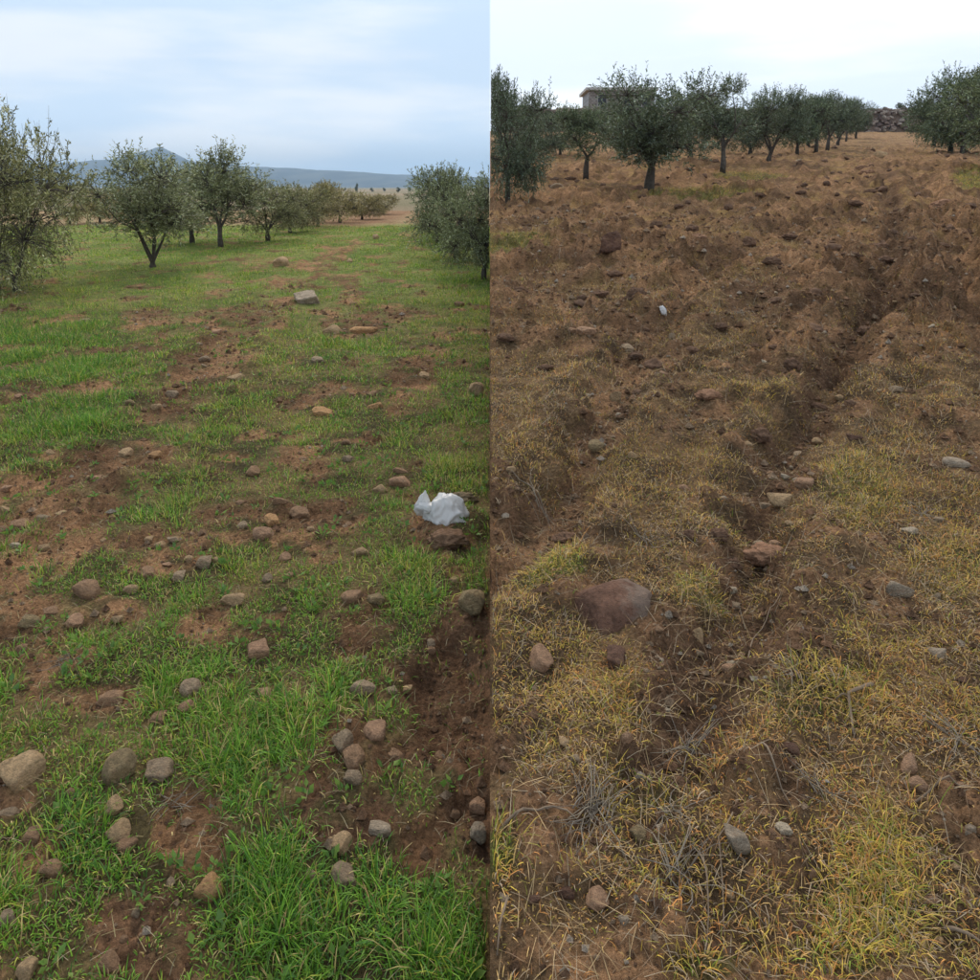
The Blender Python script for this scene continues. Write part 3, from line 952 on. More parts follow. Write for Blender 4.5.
for a in [(733, 577, 9, 9, 'light'), (737, 588, 10, 10, 'grey'), (732, 650, 8, 7, 'light'), (730, 662, 15, 12, 'pink'), (801, 437, 17, 13, 'grey'), (820, 429, 12, 8, 'tan'), (841, 389, 9, 8, 'tan'),
          (766, 496, 12, 10, 'grey'), (785, 476, 7, 9, 'light'), (795, 478, 7, 7, 'light'), (748, 451, 9, 7, 'tan'), (777, 462, 9, 8, 'grey'), (770, 470, 8, 7, 'brown'), (937, 600, 16, 10, 'grey'),
          (937, 656, 15, 14, 'slate'), (910, 531, 18, 9, 'light'), (896, 394, 20, 10, 'grey'), (970, 835, 15, 14, 'slate'), (790, 757, 20, 14, 'red'), (933, 910, 14, 11, 'pink'), (923, 950, 11, 10, 'tan'),
          (940, 948, 9, 8, 'tan'), (825, 786, 8, 5, 'white'), (623, 937, 10, 10, 'slate'), (640, 836, 19, 17, 'olive'), (566, 752, 13, 10, 'tan'), (533, 908, 12, 10, 'red'), (504, 905, 10, 9, 'grey'),
          (566, 898, 16, 13, 'red'), (573, 345, 9, 7, 'pink'), (628, 347, 15, 12, 'grey'), (598, 405, 8, 7, 'grey'), (596, 438, 22, 15, 'olive'), (588, 393, 7, 5, 'light'), (683, 486, 9, 14, 'pink'),
          (633, 459, 9, 11, 'tan'), (664, 384, 8, 6, 'pink'), (510, 480, 10, 7, 'tan'), (722, 505, 9, 6, 'light'), (760, 530, 10, 8, 'grey'), (800, 470, 8, 7, 'brown'), (790, 525, 9, 7, 'tan'),
          (775, 535, 12, 8, 'pink'), (855, 440, 14, 10, 'red'), (940, 520, 10, 8, 'grey'), (625, 750, 14, 14, 'pink'), (574, 770, 11, 10, 'grey'), (730, 905, 9, 8, 'tan'), (700, 640, 9, 8, 'grey'),
          (812, 884, 12, 11, 'brown'), (770, 862, 8, 7, 'brown'), (505, 610, 10, 8, 'brown'), (660, 640, 9, 7, 'brown'), (960, 790, 9, 8, 'pink'), (955, 870, 8, 7, 'tan'), (963, 680, 10, 8, 'red'),
          (798, 300, 9, 7, 'red'), (730, 215, 7, 6, 'grey'), (555, 190, 17, 8, 'grey'), (625, 235, 8, 6, 'brown'), (798, 161, 7, 5, 'light'), (905, 240, 9, 7, 'grey'), (672, 345, 9, 7, 'grey')]:
    stone(*a)
RED = (.33, .18, .105)
for a in [(636, 302, 27, 24), (560, 236, 15, 10), (656, 228, 15, 10), (749, 241, 18, 16), (761, 440, 26, 18), (850, 405, 15, 11), (820, 395, 18, 12), (700, 244, 24, 13, RED), (613, 228, 14, 10),
          (770, 548, 56, 22, RED), (792, 374, 20, 16), (708, 404, 30, 14, RED), (640, 190, 26, 9, RED), (862, 170, 14, 6, RED), (868, 176, 16, 7, RED), (772, 272, 22, 12), (885, 262, 22, 10),
          (868, 338, 20, 14), (880, 248, 24, 12), (945, 206, 30, 10, RED), (925, 198, 20, 9), (690, 540, 16, 12), (565, 530, 26, 16), (735, 555, 18, 16), (720, 540, 20, 16), (540, 215, 12, 6),
          (580, 240, 16, 8), (600, 300, 20, 9), (520, 300, 18, 8), (672, 254, 12, 8), (693, 232, 14, 6), (790, 245, 16, 8), (800, 198, 12, 6), (820, 225, 12, 8), (735, 265, 24, 10), (838, 232, 18, 10),
          (855, 215, 14, 7), (870, 195, 12, 6), (615, 280, 16, 8), (505, 345, 20, 10), (585, 330, 16, 7), (720, 330, 20, 9), (690, 362, 16, 9), (755, 345, 14, 9), (830, 300, 20, 9), (850, 278, 20, 10),
          (900, 215, 18, 8), (965, 235, 18, 8), (940, 250, 16, 8), (545, 365, 16, 8), (760, 200, 12, 6), (510, 205, 14, 7), (570, 180, 12, 5), (530, 190, 14, 6), (690, 175, 10, 5), (740, 190, 12, 5)]:
    clod(*a)
LAND += [(438, 512, 'the white plastic bag'), (663, 317, 'the white scrap of litter'), (600, 800, 'the grey straw heap'), (855, 705, 'the forked twig'), (870, 900, 'the tall yellow green grass'),
         (652, 192, 'the largest olive tree on the hillside'), (150, 265, 'the forked olive tree'), (760, 440, 'the head of the deep furrow'), (885, 262, 'the far end of the deep furrow'),
         (975, 330, 'the right edge of the picture'), (505, 290, 'the left edge of the hillside'), (460, 700, 'the dark soil by the bank'), (150, 935, 'the bottom soil track')]

USED = set(o['label'] for o in COL.objects if o.get('label'))


def auto_label(o, u, v, w, h, cname, kind):
    size = 'sizeable' if w >= 22 else 'medium' if w >= 15 else 'small' if w >= 10 else 'tiny'
    shape = ' flat' if h < .66 * w else ' upright' if h > 1.1 * w else ''
    side = u < 490
    cands = sorted((math.hypot(u - a, (v - b) * 1.3), a, b, ph) for a, b, ph in LAND if (a < 490) == side and math.hypot(u - a, v - b) > 6)
    for d, a, b, ph in cands[:10]:
        dx, dy = u - a, v - b
        how = ('right of' if dx > 0 else 'left of') if abs(dx) > 1.4 * abs(dy) else ('below' if dy > 0 else 'above') if abs(dy) > 1.4 * abs(dx) else ('below right of' if dy > 0 and dx > 0 else 'below left of' if dy > 0 else 'above right of' if dx > 0 else 'above left of')
        near = 'just ' if d < 30 else '' if d < 80 else 'well '
        t = f'{size} {cname}{shape} {kind} {near}{how} {ph}'
        if t not in USED and len(t.split()) <= 16:
            USED.add(t)
            o['label'] = t
            return
    o['label'] = f'{size} {cname}{shape} {kind} among others in the {"meadow grass" if side else "dry hillside grass"}'


for a in PENDING:
    auto_label(*a)

# smaller lumps turned up by the plough that nothing tells apart
cnt = 0
while cnt < 260:
    x, y = scatter(1, 1, 3.6 if cnt < 130 else 9, 34, .75, 3)
    x, y = float(x[0]), float(y[0])
    if x < .15 or float(cover(x, y)[0]) < .45:
        continue
    r = random.uniform(.02, .06) * (1 + .03 * y)
    o = link('soil_clod', CLODS_S[cnt % 8], loc=(x, y, h1(x, y) + r * .2), rot=(random.uniform(-.3, .3), random.uniform(-.3, .3), random.uniform(0, 6.28)),
             scale=(r * random.uniform(.9, 1.5), r, r * random.uniform(.55, .9)))
    k = random.uniform(.8, 1.3)
    o.color = (.18 * k, .104 * k, .064 * k, 1)
    tag(o, 'small dark clod of earth turned up by the plough on the rough hillside', 'clod', 'small clods scattered over the hillside')
    cnt += 1
cnt = 0
while cnt < 70:
    x, y = scatter(1, -1, 1.3, 9, 1.0, 2.5)
    x, y = float(x[0]), float(y[0])
    if x > -.1 or float(cover(x, y)[0]) < .3:
        continue
    r = random.uniform(.008, .02) * (1 + .08 * y)
    o = link('pebble', STONES[cnt % 14], loc=(x, y, h1(x, y) + r * .25), rot=(random.uniform(-.4, .4), random.uniform(-.4, .4), random.uniform(0, 6.28)), scale=(r * random.uniform(.9, 1.4), r, r * .75))
    c = SCOL[random.choice(('tan', 'brown', 'pink', 'grey'))]
    o.color = (*c, 1)
    tag(o, 'tiny earthy pebble lying on a bare soil patch of the meadow', 'pebble', 'pebbles on the bare patches of the meadow')
    cnt += 1
cnt = 0
while cnt < 80:
    x, y = scatter(1, 1, 1.3, 7, 1.0, 2.5)
    x, y = float(x[0]), float(y[0])
    if x < .1 or float(cover(x, y)[0]) < .4:
        continue
    r = random.uniform(.006, .015) * (1 + .08 * y)
    o = link('pebble', STONES[cnt % 14], loc=(x, y, h1(x, y) + r * .25), rot=(random.uniform(-.4, .4), random.uniform(-.4, .4), random.uniform(0, 6.28)), scale=(r * random.uniform(.9, 1.4), r, r * .75))
    c = SCOL[random.choice(('tan', 'brown', 'pink', 'light', 'slate'))]
    o.color = (*c, 1)
    tag(o, 'tiny pale pebble lying in bare soil of the dry hillside', 'pebble', 'pebbles in the bare soil of the hillside')
    cnt += 1


SXY = np.array([(o_.location.x, o_.location.y, BOULDER_R if o_ == _b else max(o_.scale.x, o_.scale.y)) for o_ in COL.objects if o_.name.startswith(('stone', 'soil_clod', 'pebble')) and o_.type == 'MESH' and o_.get('category')])


def stone_gap(x, y):
    """distance to the nearest stone, in stone radii"""
    best = np.full(len(x), 9.0)
    for sx_, sy_, sr_ in SXY:
        m_ = (np.abs(x - sx_) < 3 * sr_) & (np.abs(y - sy_) < 3 * sr_)
        if m_.any():
            best[m_] = np.minimum(best[m_], np.hypot(x[m_] - sx_, y[m_] - sy_) / sr_)
    return best


# ------------------------------------------------------------------ grass and straw
def blade_mesh(name, root, az, L, wd, th0, th1, colr, segs, mat, roll=None, tipcol=None):
    n = len(root)
    t = np.linspace(0, 1, segs + 1)
    dz, dr = np.zeros((n, segs + 1)), np.zeros((n, segs + 1))
    for q in range(segs):
        th = th0 + th1 * (q + .5) / segs
        dr[:, q + 1] = dr[:, q] + np.sin(th) * L / segs
        dz[:, q + 1] = dz[:, q] + np.cos(th) * L / segs
    dz = np.maximum(dz, .002)
    dz[:, 0] = -.006
    dirx, diry = np.cos(az), np.sin(az)
    ctr = root[:, None, :] + np.stack([dirx[:, None] * dr, diry[:, None] * dr, dz], -1)
    rl = az + np.pi / 2 + (roll if roll is not None else rng.normal(0, .6, n))
    side = np.stack([np.cos(rl), np.sin(rl), np.zeros(n)], -1)[:, None, :] * (wd[:, None] * (1 - .55 * t[None, :-1]))[:, :, None] * .5
    lft, rgt = ctr[:, :-1] - side, ctr[:, :-1] + side
    V = np.concatenate([np.stack([lft, rgt], 2).reshape(n, -1, 3), ctr[:, -1:, :]], 1)
    m = 2 * segs + 1
    o = np.arange(n)[:, None] * m
    quads = [o + np.array([[2 * q, 2 * q + 1, 2 * q + 3, 2 * q + 2]]) for q in range(segs - 1)]
    tri = o + np.array([[2 * segs - 2, 2 * segs - 1, 2 * segs]])
    fs = [np.concatenate(quads)] if quads else []
    C = np.repeat(colr[:, None, :], m, 1)
    if tipcol is not None:
        C[:, -1] = tipcol
    return mesh_np(name, V.reshape(-1, 3), fs + [tri], mat, C.reshape(-1, 3))


def grow(side, cfun, ntuft, bl, name, styl):
    x, y = scatter(ntuft, side, .75, 36, 1.5, 2.2)
    cov = cover(x, y)
    u, v = proj(x, y, 0 * x if side < 0 else base_right(y))
    keep = styl['keep'](x, y, u, v, cov) & (stone_gap(x, y) > .85)
    x, y, u, v, cov = (q[keep] for q in (x, y, u, v, cov))
    size, prob, cnt = styl['form'](x, y, u, v, cov)
    size = size * (.45 + .55 * smooth(1.0, 2.2, stone_gap(x, y)))
    cnt = np.maximum(1, rng.poisson(cnt * bl))
    i = np.repeat(np.arange(len(x)), cnt)
    y_i = y[i]
    spread = .007 + .009 * y_i ** .9
    bx = x[i] + rng.normal(0, 1, len(i)) * spread
    by = y_i + rng.normal(0, 1, len(i)) * spread
    bx = np.where(bx * side < .004, side * (.004 + rng.random(len(i)) * .03), bx)
    hf = height(bx, by)
    root = np.stack([bx, by, hf], 1)
    az = np.arctan2(by - y_i, bx - x[i]) + rng.normal(0, .7, len(i))
    grow_far = (np.maximum(y_i, 3.5) / 3.5)
    L = size[i] * rng.uniform(.5, 1.25, len(i)) * grow_far ** .22
    wd = styl['w'] * rng.uniform(.7, 1.3, len(i)) * grow_far ** .85
    th0 = np.abs(rng.normal(*styl['th0'], len(i)))
    th1 = np.abs(rng.normal(*styl['th1'], len(i)))
    # blades beside the bank lean along it
    tip = bx + np.cos(az) * L
    az = np.where(tip * side < 0, np.pi - az, az)
    base = pick(styl['cols'], prob[i])
    tuft_tone = rng.normal(1, .2, len(x)).clip(.55, 1.6)[i]
    c = base * (tuft_tone * rng.normal(1, .14, len(i)))[:, None].clip(.5, 1.6)
    obs = []
    for lo, hi, sg in ((0, 2.9, 3), (2.9, 8, 2), (8, 99, 1)):
        s = (y_i >= lo) & (y_i < hi)
        if s.any():
            obs.append((root[s], az[s], L[s], wd[s], th0[s], th1[s], c[s], sg))
    root_o = None
    for q, a in enumerate(obs):
        me = blade_mesh(name, *a[:7], a[7], styl['mat'])
        o = link(name, me, root_o)
        if q == 0:
            root_o = o
            tag(o, styl['label'], 'grass', kind='stuff')
        else:
            tag(o, kind='stuff')
    return len(i)


GC = [(.125, .27, .026), (.205, .375, .042), (.075, .185, .032), (.38, .41, .06), (.54, .42, .17), (.40, .27, .12)]


def keep_left(x, y, u, v, cov):
    p = 1.0 - 1.5 * smooth(.08, .5, cov + .45 * fbm(x * 6, y * 6, 533, 3) + .2 * fbm(x * 2.6, y * 2.6, 534, 2)) + .25 * ellipses(u, v, DEEP_L)
    p = np.maximum(p, .055)
    p = np.where(y > 31, .0, p)
    return rng.random(len(x)) < p


def form_left(x, y, u, v, cov):
    deep = np.clip(ellipses(u, v, DEEP_L), 0, 1)
    yel = np.clip(ellipses(u, v, YELL_L) + .45 * fbm(x * 1.1, y * .9, 501, 3), 0, 1)
    tall = smooth(-.2, .6, fbm(x * 2.2, y * 2.2, 503, 3))
    size = (.022 + .030 * tall + .026 * deep - .012 * smooth(.1, .5, cov)) * rng.lognormal(0, .32, len(x)).clip(.45, 1.9)
    prob = np.stack([1 + 1.2 * deep, .9 + 0 * x, .35 + 1.3 * deep, .35 + 2.4 * yel + .8 * smooth(3.5, 10, y), .24 + .8 * yel + .5 * smooth(.1, .5, cov), .14 + .3 * yel], 1)
    return size, prob, np.where(cov > .45, .6, 1.0) * (.75 + .5 * tall + .6 * deep)


nl = grow(-1, cover_left, 65000, 12, 'green_grass', dict(keep=keep_left, form=form_left, w=.0030, th0=(.3, .5), th1=(1.1, .9), cols=GC, mat=M_GRASS,
          label='short green grass covering the meadow between the bare patches'))

DC = [(.58, .37, .135), (.56, .40, .07), (.29, .26, .055), (.60, .27, .08), (.42, .32, .215), (.24, .32, .045), (.32, .18, .08)]


def keep_right(x, y, u, v, cov):
    g = np.clip(ellipses(u, v, GREEN_R), 0, 1)
    p = 1.0 - 1.25 * smooth(.2, .7, cov + .32 * fbm(x * 7, y * 7, 531, 2) + .34 * fbm(x * 2.8, y * 2.8, 532, 2)) + .8 * g
    p = np.maximum(p, .10)
    p = p * (1 - .4 * smooth(4.5, 8, y) * (1 - np.clip(g, 0, 1)))
    return rng.random(len(x)) < p


def form_right(x, y, u, v, cov):
    g = np.clip(ellipses(u, v, GREEN_R) * (.8 + .5 * fbm(x * 6, y * 6, 511, 2)), 0, 1)
    o = np.clip(ellipses(u, v, ORANGE_R) + .5 * fbm(x * 1.3, y * 1.3, 513, 3), 0, 1)
    yl = smooth(-.35, .5, fbm(x * 1.4, y * 1.4, 515, 3))
    gy = smooth(0, .6, fbm(x * 1.7, y * 1.7, 517, 3))
    size = (.020 + .014 * smooth(-.3, .6, fbm(x * 3, y * 3, 519, 2)) + .024 * g) * rng.lognormal(0, .28, len(x)).clip(.5, 1.8)
    fr = smooth(5, 12, y)
    prob = np.stack([1.0 + .6 * fr, .3 + .8 * yl * (1 - .5 * fr) + 1.9 * g, .35 + .4 * yl + 1.2 * g, .35 + 1.4 * o, .45 + .9 * gy, .05 + 1.9 * g ** 2, .5 + 0 * x], 1)
    return size, prob, .8 + .8 * g


nr = grow(1, cover_right, 76000, 11, 'dry_grass', dict(keep=keep_right, form=form_right, w=.0022, th0=(.5, .5), th1=(1.7, .9), cols=DC, mat=M_DRY,
          label='short withered yellow and straw coloured grass over the ploughed hillside'))


def litter(side, n, name, label, cols, prob, Lr, mat):
    x, y = scatter(n, side, .55, 16, 1.2, 2.5)
    L = rng.uniform(*Lr, n) * (np.maximum(y, 3) / 3) ** .3
    az = rng.uniform(0, 2 * np.pi, n)
    x = np.where((x + np.cos(az) * L) * side < .003, x + side * L, x)
    x2, y2 = x + np.cos(az) * L * .5, y + np.sin(az) * L * .5
    za, zb_ = height(x, y), height(x2, y2)
    th0 = np.clip(np.pi / 2 - np.arctan2(zb_ - za, L * .5), .9, 2.2) - np.abs(rng.normal(0, .12, n))
    root = np.stack([x, y, za + .007], 1)
    wd = rng.uniform(.0010, .0020, n) * (np.maximum(y, 3) / 3) ** .8
    c = pick(cols, np.tile(np.asarray(prob, float), (n, 1))) * rng.normal(1, .2, n).clip(.5, 1.5)[:, None]
    o = link(name, blade_mesh(name, root, az, L, wd, th0, rng.normal(0, .35, n), c, 2, mat, roll=rng.normal(0, .3, n)))
    tag(o, label, 'straw', kind='stuff')


litter(1, 42000, 'straw_litter', 'fine dead straw and stem litter strewn over the dry hillside soil', [(.34, .27, .18), (.40, .28, .14), (.22, .14, .08)], (.8, 1, 1.1), (.03, .11), M_STRAW)
litter(-1, 23000, 'straw_litter', 'scattered dead grass bits lying on bare soil of the meadow', [(.30, .25, .15), (.34, .27, .13), (.15, .11, .07)], (1, .8, .8), (.02, .06), M_STRAW)


# crumbs of soil and grit, too many to count
def crumbs(side, n, name, label, cfun):
    x, y = scatter(n, side, .8, 12, 1.15, 2.0)
    cov = cover(x, y)
    k_ = cov > .35
    x, y = x[k_], y[k_]
    n = len(x)
    r = np.minimum(rng.lognormal(-5.25, .6, n), .022) * (np.maximum(y, 2.5) / 2.5) ** .5
    z = height(x, y)
    x = np.where(np.abs(x) < .02, side * .02, x)
    base = np.array([(1, 0, 0), (-1, 0, 0), (0, 1, 0), (0, -1, 0), (0, 0, 1), (0, 0, -1)], float)
    f = np.array([(0, 2, 4), (2, 1, 4), (1, 3, 4), (3, 0, 4), (2, 0, 5), (1, 2, 5), (3, 1, 5), (0, 3, 5)])
    ang = rng.uniform(0, 6.28, n)
    sc = rng.uniform(.6, 1.3, (n, 6, 1))
    b = base[None] * sc
    bx = b[..., 0] * np.cos(ang)[:, None] - b[..., 1] * np.sin(ang)[:, None]
    by = b[..., 0] * np.sin(ang)[:, None] + b[..., 1] * np.cos(ang)[:, None]
    V = np.stack([bx, by, b[..., 2] * .8], -1) * r[:, None, None] + np.stack([x, y, z + r * .25], 1)[:, None, :]
    c = pick([(.29, .165, .095), (.20, .115, .068), (.38, .26, .165), (.46, .37, .28)], np.tile([1, 1, .5, .12], (n, 1)))
    o = link(name, mesh_np(name, V.reshape(-1, 3), (np.arange(n)[:, None, None] * 6 + f[None]).reshape(-1, 3), M_GROUND, np.repeat(c, 6, 0), False))
    tag(o, label, 'soil', kind='stuff')


crumbs(-1, 17000, 'soil_crumbs', 'loose crumbs of earth and grit on the meadow bare patches', cover_left)
crumbs(1, 28000, 'soil_crumbs', 'loose crumbs of earth and grit over the ploughed hillside', cover_right)


def leaf_cards(P, D, L, wd, r):
    n = len(P)
    D = D / (np.linalg.norm(D, axis=1, keepdims=True) + 1e-9)
    S = np.cross(D, r.normal(size=(n, 3)))
    S /= np.linalg.norm(S, axis=1, keepdims=True) + 1e-9
    Nn = np.cross(D, S)
    mid = P + D * (L * .45)[:, None] + Nn * (L * .06)[:, None]
    V = np.stack([P, mid - S * wd[:, None] * .5, P + D * L[:, None], mid + S * wd[:, None] * .5], 1)
    return V.reshape(-1, 3), np.arange(n)[:, None] * 4 + np.array([[0, 1, 2, 3]])


# low broadleaf weeds in the meadow
def weeds(n, name, label):
    x, y = scatter(n, -1, .9, 9, 1.2, 2.0)
    cv = cover(x, y)
    kp = (cv < .6) & (stone_gap(x, y) > 1.2)
    x, y = x[kp], y[kp]
    k_ = 9
    az = rng.uniform(0, 6.28, (len(x), k_))
    el = rng.uniform(.15, 1.1, (len(x), k_))
    L = rng.uniform(.010, .026, (len(x), k_)) * (1 + .06 * y[:, None])
    D = np.stack([np.cos(az) * np.cos(el), np.sin(az) * np.cos(el), np.sin(el)], -1)
    P = np.stack([x, y, height(x, y) + .004], 1)[:, None, :] + D * (L * rng.uniform(.1, .9, (len(x), k_)))[..., None]
    P[..., 0] = np.minimum(P[..., 0], -.03)
    V, Fq = leaf_cards(P.reshape(-1, 3), D.reshape(-1, 3), L.ravel(), L.ravel() * rng.uniform(.5, .75, L.size), rng)
    c = pick([(.13, .24, .045), (.20, .30, .06), (.11, .20, .05)], np.tile([1, .8, .7], (L.size, 1)))
    tag(link(name, mesh_np(name, V, Fq, M_GRASS, np.repeat(c, 4, 0), False)), label, 'weeds', kind='stuff')


weeds(800, 'broadleaf_weeds', 'low broadleaf weeds growing among the green meadow grass')

# ------------------------------------------------------------------ olive trees
def olive(seed, H, Wd, cb, nst, ntw, fork=.25, shoots=.25, lobes=11, droop=0.0, leaf=.062, tr=.07, lean=0.0):
    """trunk with limbs and a crown of leafy twigs; returns (trunk mesh, crown arrays)"""
    r = np.random.default_rng(seed)
    mb = MB()
    a, b, cz = Wd / 2, (H - cb) / 2, (H + cb) / 2
    cen, rad = [], []
    for q in range(lobes):
        d = r.normal(size=3)
        d /= np.linalg.norm(d)
        k = r.uniform(.40, .86)
        cen.append([d[0] * a * k + lean * .5, d[1] * a * k, cz + d[2] * b * k])
        rad.append(r.uniform(.26, .46))
    cen, rad = np.array(cen), np.array(rad)
    # stems
    fz = H * fork
    stems = []
    for q in range(nst):
        th = 2 * np.pi * (q + r.uniform(-.25, .25)) / nst
        sp = a * r.uniform(.25, .5)
        top = np.array([math.cos(th) * sp + lean * .4, math.sin(th) * sp, cb + (H - cb) * r.uniform(.35, .6)])
        f0 = np.array([lean * .15, 0, fz])
        path = [np.array([0, 0, -.12]), np.array([r.normal(0, .02), r.normal(0, .02), fz * .45]), f0 + r.normal(0, .015, 3)] + \
            [f0 + (top - f0) * t + r.normal(0, .035, 3) * H * .3 * np.array([1, 1, .3]) for t in (.3, .6, 1)]
        rr = tr * np.array([1.35, .95, .75, .5, .36, .2])
        mb.tube(path, rr, 7)
        stems.append(path)
    for c in cen:
        s = stems[int(np.argmin([np.linalg.norm(p[-1][:2] - c[:2]) for p in stems]))]
        st = s[3] if c[2] < s[4][2] else s[4]
        m = (st + c) / 2 + r.normal(0, .05, 3)
        mb.tube([st, m, c, c + (c - st) * .3], tr * np.array([.3, .22, .12, .05]), 5)
    # twigs
    li = r.integers(0, lobes, ntw)
    d = r.normal(size=(ntw, 3))
    d /= np.linalg.norm(d, axis=1, keepdims=True)
    ext = np.array([a, a, b])
    st = cen[li] + d * (rad[li] * r.uniform(.25, 1.0, ntw) ** .6)[:, None] * ext * .95
    dirn = d * .9 + r.normal(0, .45, (ntw, 3)) + np.array([0, 0, .55])
    topm = (st[:, 2] > cz + .3 * b) & (r.random(ntw) < shoots)
    dirn[topm] = r.normal(0, .25, (topm.sum(), 3)) + np.array([0, 0, 1.0])
    low = st[:, 2] < cz - .2 * b
    dirn[low, 2] -= droop * r.uniform(.5, 1.8, low.sum())
    dirn /= np.linalg.norm(dirn, axis=1, keepdims=True)
    tl = r.uniform(.14, .30, ntw) * (H / 2.3) ** .5
    tl[topm] *= 1.5
    nl_ = 14
    t = np.linspace(.08, 1, nl_)
    sag = -.25 * droop * (t ** 2)
    P = st[:, None, :] + dirn[:, None, :] * (tl[:, None] * t)[:, :, None]
    P[..., 2] += sag * tl[:, None]
    P = P.reshape(-1, 3)
    D = np.repeat(dirn, nl_, 0) * .75 + r.normal(0, .55, (ntw * nl_, 3))
    L = leaf * r.uniform(.7, 1.25, len(P))
    V, Fq = leaf_cards(P, D, L, L * .30, r)
    cols = np.array([(.105, .118, .060), (.15, .165, .088), (.065, .078, .045), (.27, .29, .215)])
    tone = np.repeat(r.normal(1, .25, ntw).clip(.6, 1.5), nl_)
    ci = r.choice(4, len(P), p=[.36, .30, .14, .20])
    c = cols[ci] * tone[:, None]
    for q in range(0, ntw, 3):
        mb.tube([cen[li[q]], (cen[li[q]] + st[q]) / 2 + np.array([0, 0, .02]), st[q], st[q] + dirn[q] * tl[q]], [.007, .005, .004, .0015], 3)
    return mb.mesh('trunk', M_BARK), (V, Fq, np.repeat(c, 4, 0))


def crown_mesh(arr, clip=None):
    V, Fq, C = arr
    if clip is not None:
        ok = clip(V.reshape(-1, 4, 3)).all(1)
        V = V.reshape(-1, 4, 3)[ok].reshape(-1, 3)
        C = C.reshape(-1, 4, 3)[ok].reshape(-1, 3)
        Fq = np.arange(ok.sum())[:, None] * 4 + np.array([[0, 1, 2, 3]])
    return mesh_np('crown', V, Fq, M_LEAF, C, False)


def plant(proto, u, vb, hpx, label, tint=(1, 1, 1), group='olive trees of the meadow', rz=None, wk=1.0, H=2.3, clip=False, name='olive_tree', hide_trunk=False, cat='tree'):
    x, y = (float(q) for q in ground(u, vb))
    dep = y * math.cos(PITCH) + CAMH * math.sin(PITCH)
    sc = hpx * dep / F / H
    e = link(name, None, loc=(x, y, h1(x, y) - .02), rot=(0, 0, rz if rz is not None else random.uniform(0, 6.28)), scale=(sc * wk, sc * wk, sc))
    tm, arr, cm = proto
    if clip:
        sgn = -1 if x < 0 else 1
        cz_, sz_ = math.cos(e.rotation_euler.z), math.sin(e.rotation_euler.z)
        cm = crown_mesh(arr, lambda V: (x + sc * wk * (V[..., 0] * cz_ - V[..., 1] * sz_)) * sgn > .01)
        n_ = len(tm.vertices)
        co = np.zeros(n_ * 3, np.float32)
        tm = tm.copy()
        tm.vertices.foreach_get('co', co)
        co = co.reshape(-1, 3)
        wx = x + sc * wk * (co[:, 0] * cz_ - co[:, 1] * sz_)
        push = np.where(wx * sgn < .015, (.015 * sgn - wx) / (sc * wk), 0)
        co[:, 0] += push * cz_
        co[:, 1] -= push * sz_
        tm.vertices.foreach_set('co', co.ravel())
    t = link('trunk', tm, e)
    c = link('crown', cm, e)
    c.color = (*tint, 1)
    t.color = (1, 1, 1, 1)
    tag(e, label, cat, group)
    return e


def proto(*a, **k):
    tm, arr = olive(*a, **k)
    return tm, arr, crown_mesh(arr)


P_V = proto(21, 2.3, 2.2, .5, 5, 1150, fork=.05, shoots=.35, tr=.04, lobes=15)           # vase of several stems
P_B = proto(22, 2.3, 2.4, .32, 4, 1150, fork=.15, shoots=.3, droop=.4, tr=.05, lobes=14)  # bushy
P_T = proto(23, 2.3, 1.5, .45, 3, 760, fork=.2, shoots=.65, lobes=11, tr=.04)    # tall loose
P_O = proto(24, 2.3, 2.4, .62, 3, 1350, fork=.22, shoots=.35, tr=.065, lobes=15, lean=-.15)            # open trunk, round crown
P_O2 = proto(25, 2.3, 2.1, .65, 3, 1050, fork=.25, shoots=.4, tr=.055, lean=.3, lobes=12)
P_O3 = proto(34, 2.3, 2.5, .55, 4, 1200, fork=.18, shoots=.45, tr=.06, lean=-.2, lobes=12)
P_O4 = proto(35, 2.3, 1.9, .6, 2, 950, fork=.3, shoots=.3, tr=.06, lean=.1, lobes=10)
P_R = proto(26, 2.3, 2.6, .22, 3, 1500, fork=.22, shoots=.2, droop=.7, tr=.06, lobes=16)   # broad and low
P_R2 = proto(36, 2.3, 2.5, .15, 4, 1500, fork=.15, shoots=.25, droop=.6, tr=.05, lobes=15)
P_S = proto(27, 2.3, 2.6, .0, 6, 1500, fork=.05, shoots=.7, lobes=22, droop=1.5, tr=.022, leaf=.052)  # sparse and straggling

LT = (1.75, 1.7, 1.45)
BR = (2.2, 1.75, 1.2)
plant(P_S, 15, 290, 188, 'straggling olive with bare looking shoots at the left edge of the meadow', (1.9, 1.7, 1.3), rz=.6, wk=.85)
plant(P_S, -40, 285, 165, 'thin olive half out of the picture at the left edge', (2.0, 1.7, 1.25), rz=2.6)
plant(P_V, 153, 267, 117, 'forked olive with several stems standing alone in the green meadow', LT, rz=4.2, wk=1.2)
plant(P_B, 192, 243, 84, 'bushy olive close behind the forked one', LT, rz=.4, wk=1.25)
plant(P_T, 221, 246, 100, 'tall loose olive with a pointed top right of the forked one', LT, rz=2.0, wk=1.35)
plant(P_B, 268, 240, 64, 'low bushy olive right of the pointed one', (1.75, 1.6, 1.25), rz=3.0, wk=1.35)
plant(P_R2, 290, 232, 52, 'small rounded olive third from the end of the row', (1.85, 1.6, 1.2), rz=1.0, wk=1.35)
plant(P_R, 318, 226, 44, 'brownish olive second from the far end of the row', BR, rz=4.0, wk=1.25)
plant(P_B, 340, 222, 36, 'brownish small olive near the far end of the row', BR, rz=2.2, wk=1.5)
plant(P_R2, 362, 219, 29, 'brownish low olive at the far end of the meadow row', BR, rz=.2, wk=1.5)
plant(P_R, 384, 214, 20, 'last tiny brownish olive before the red earth track', BR, rz=5.2, wk=1.5)
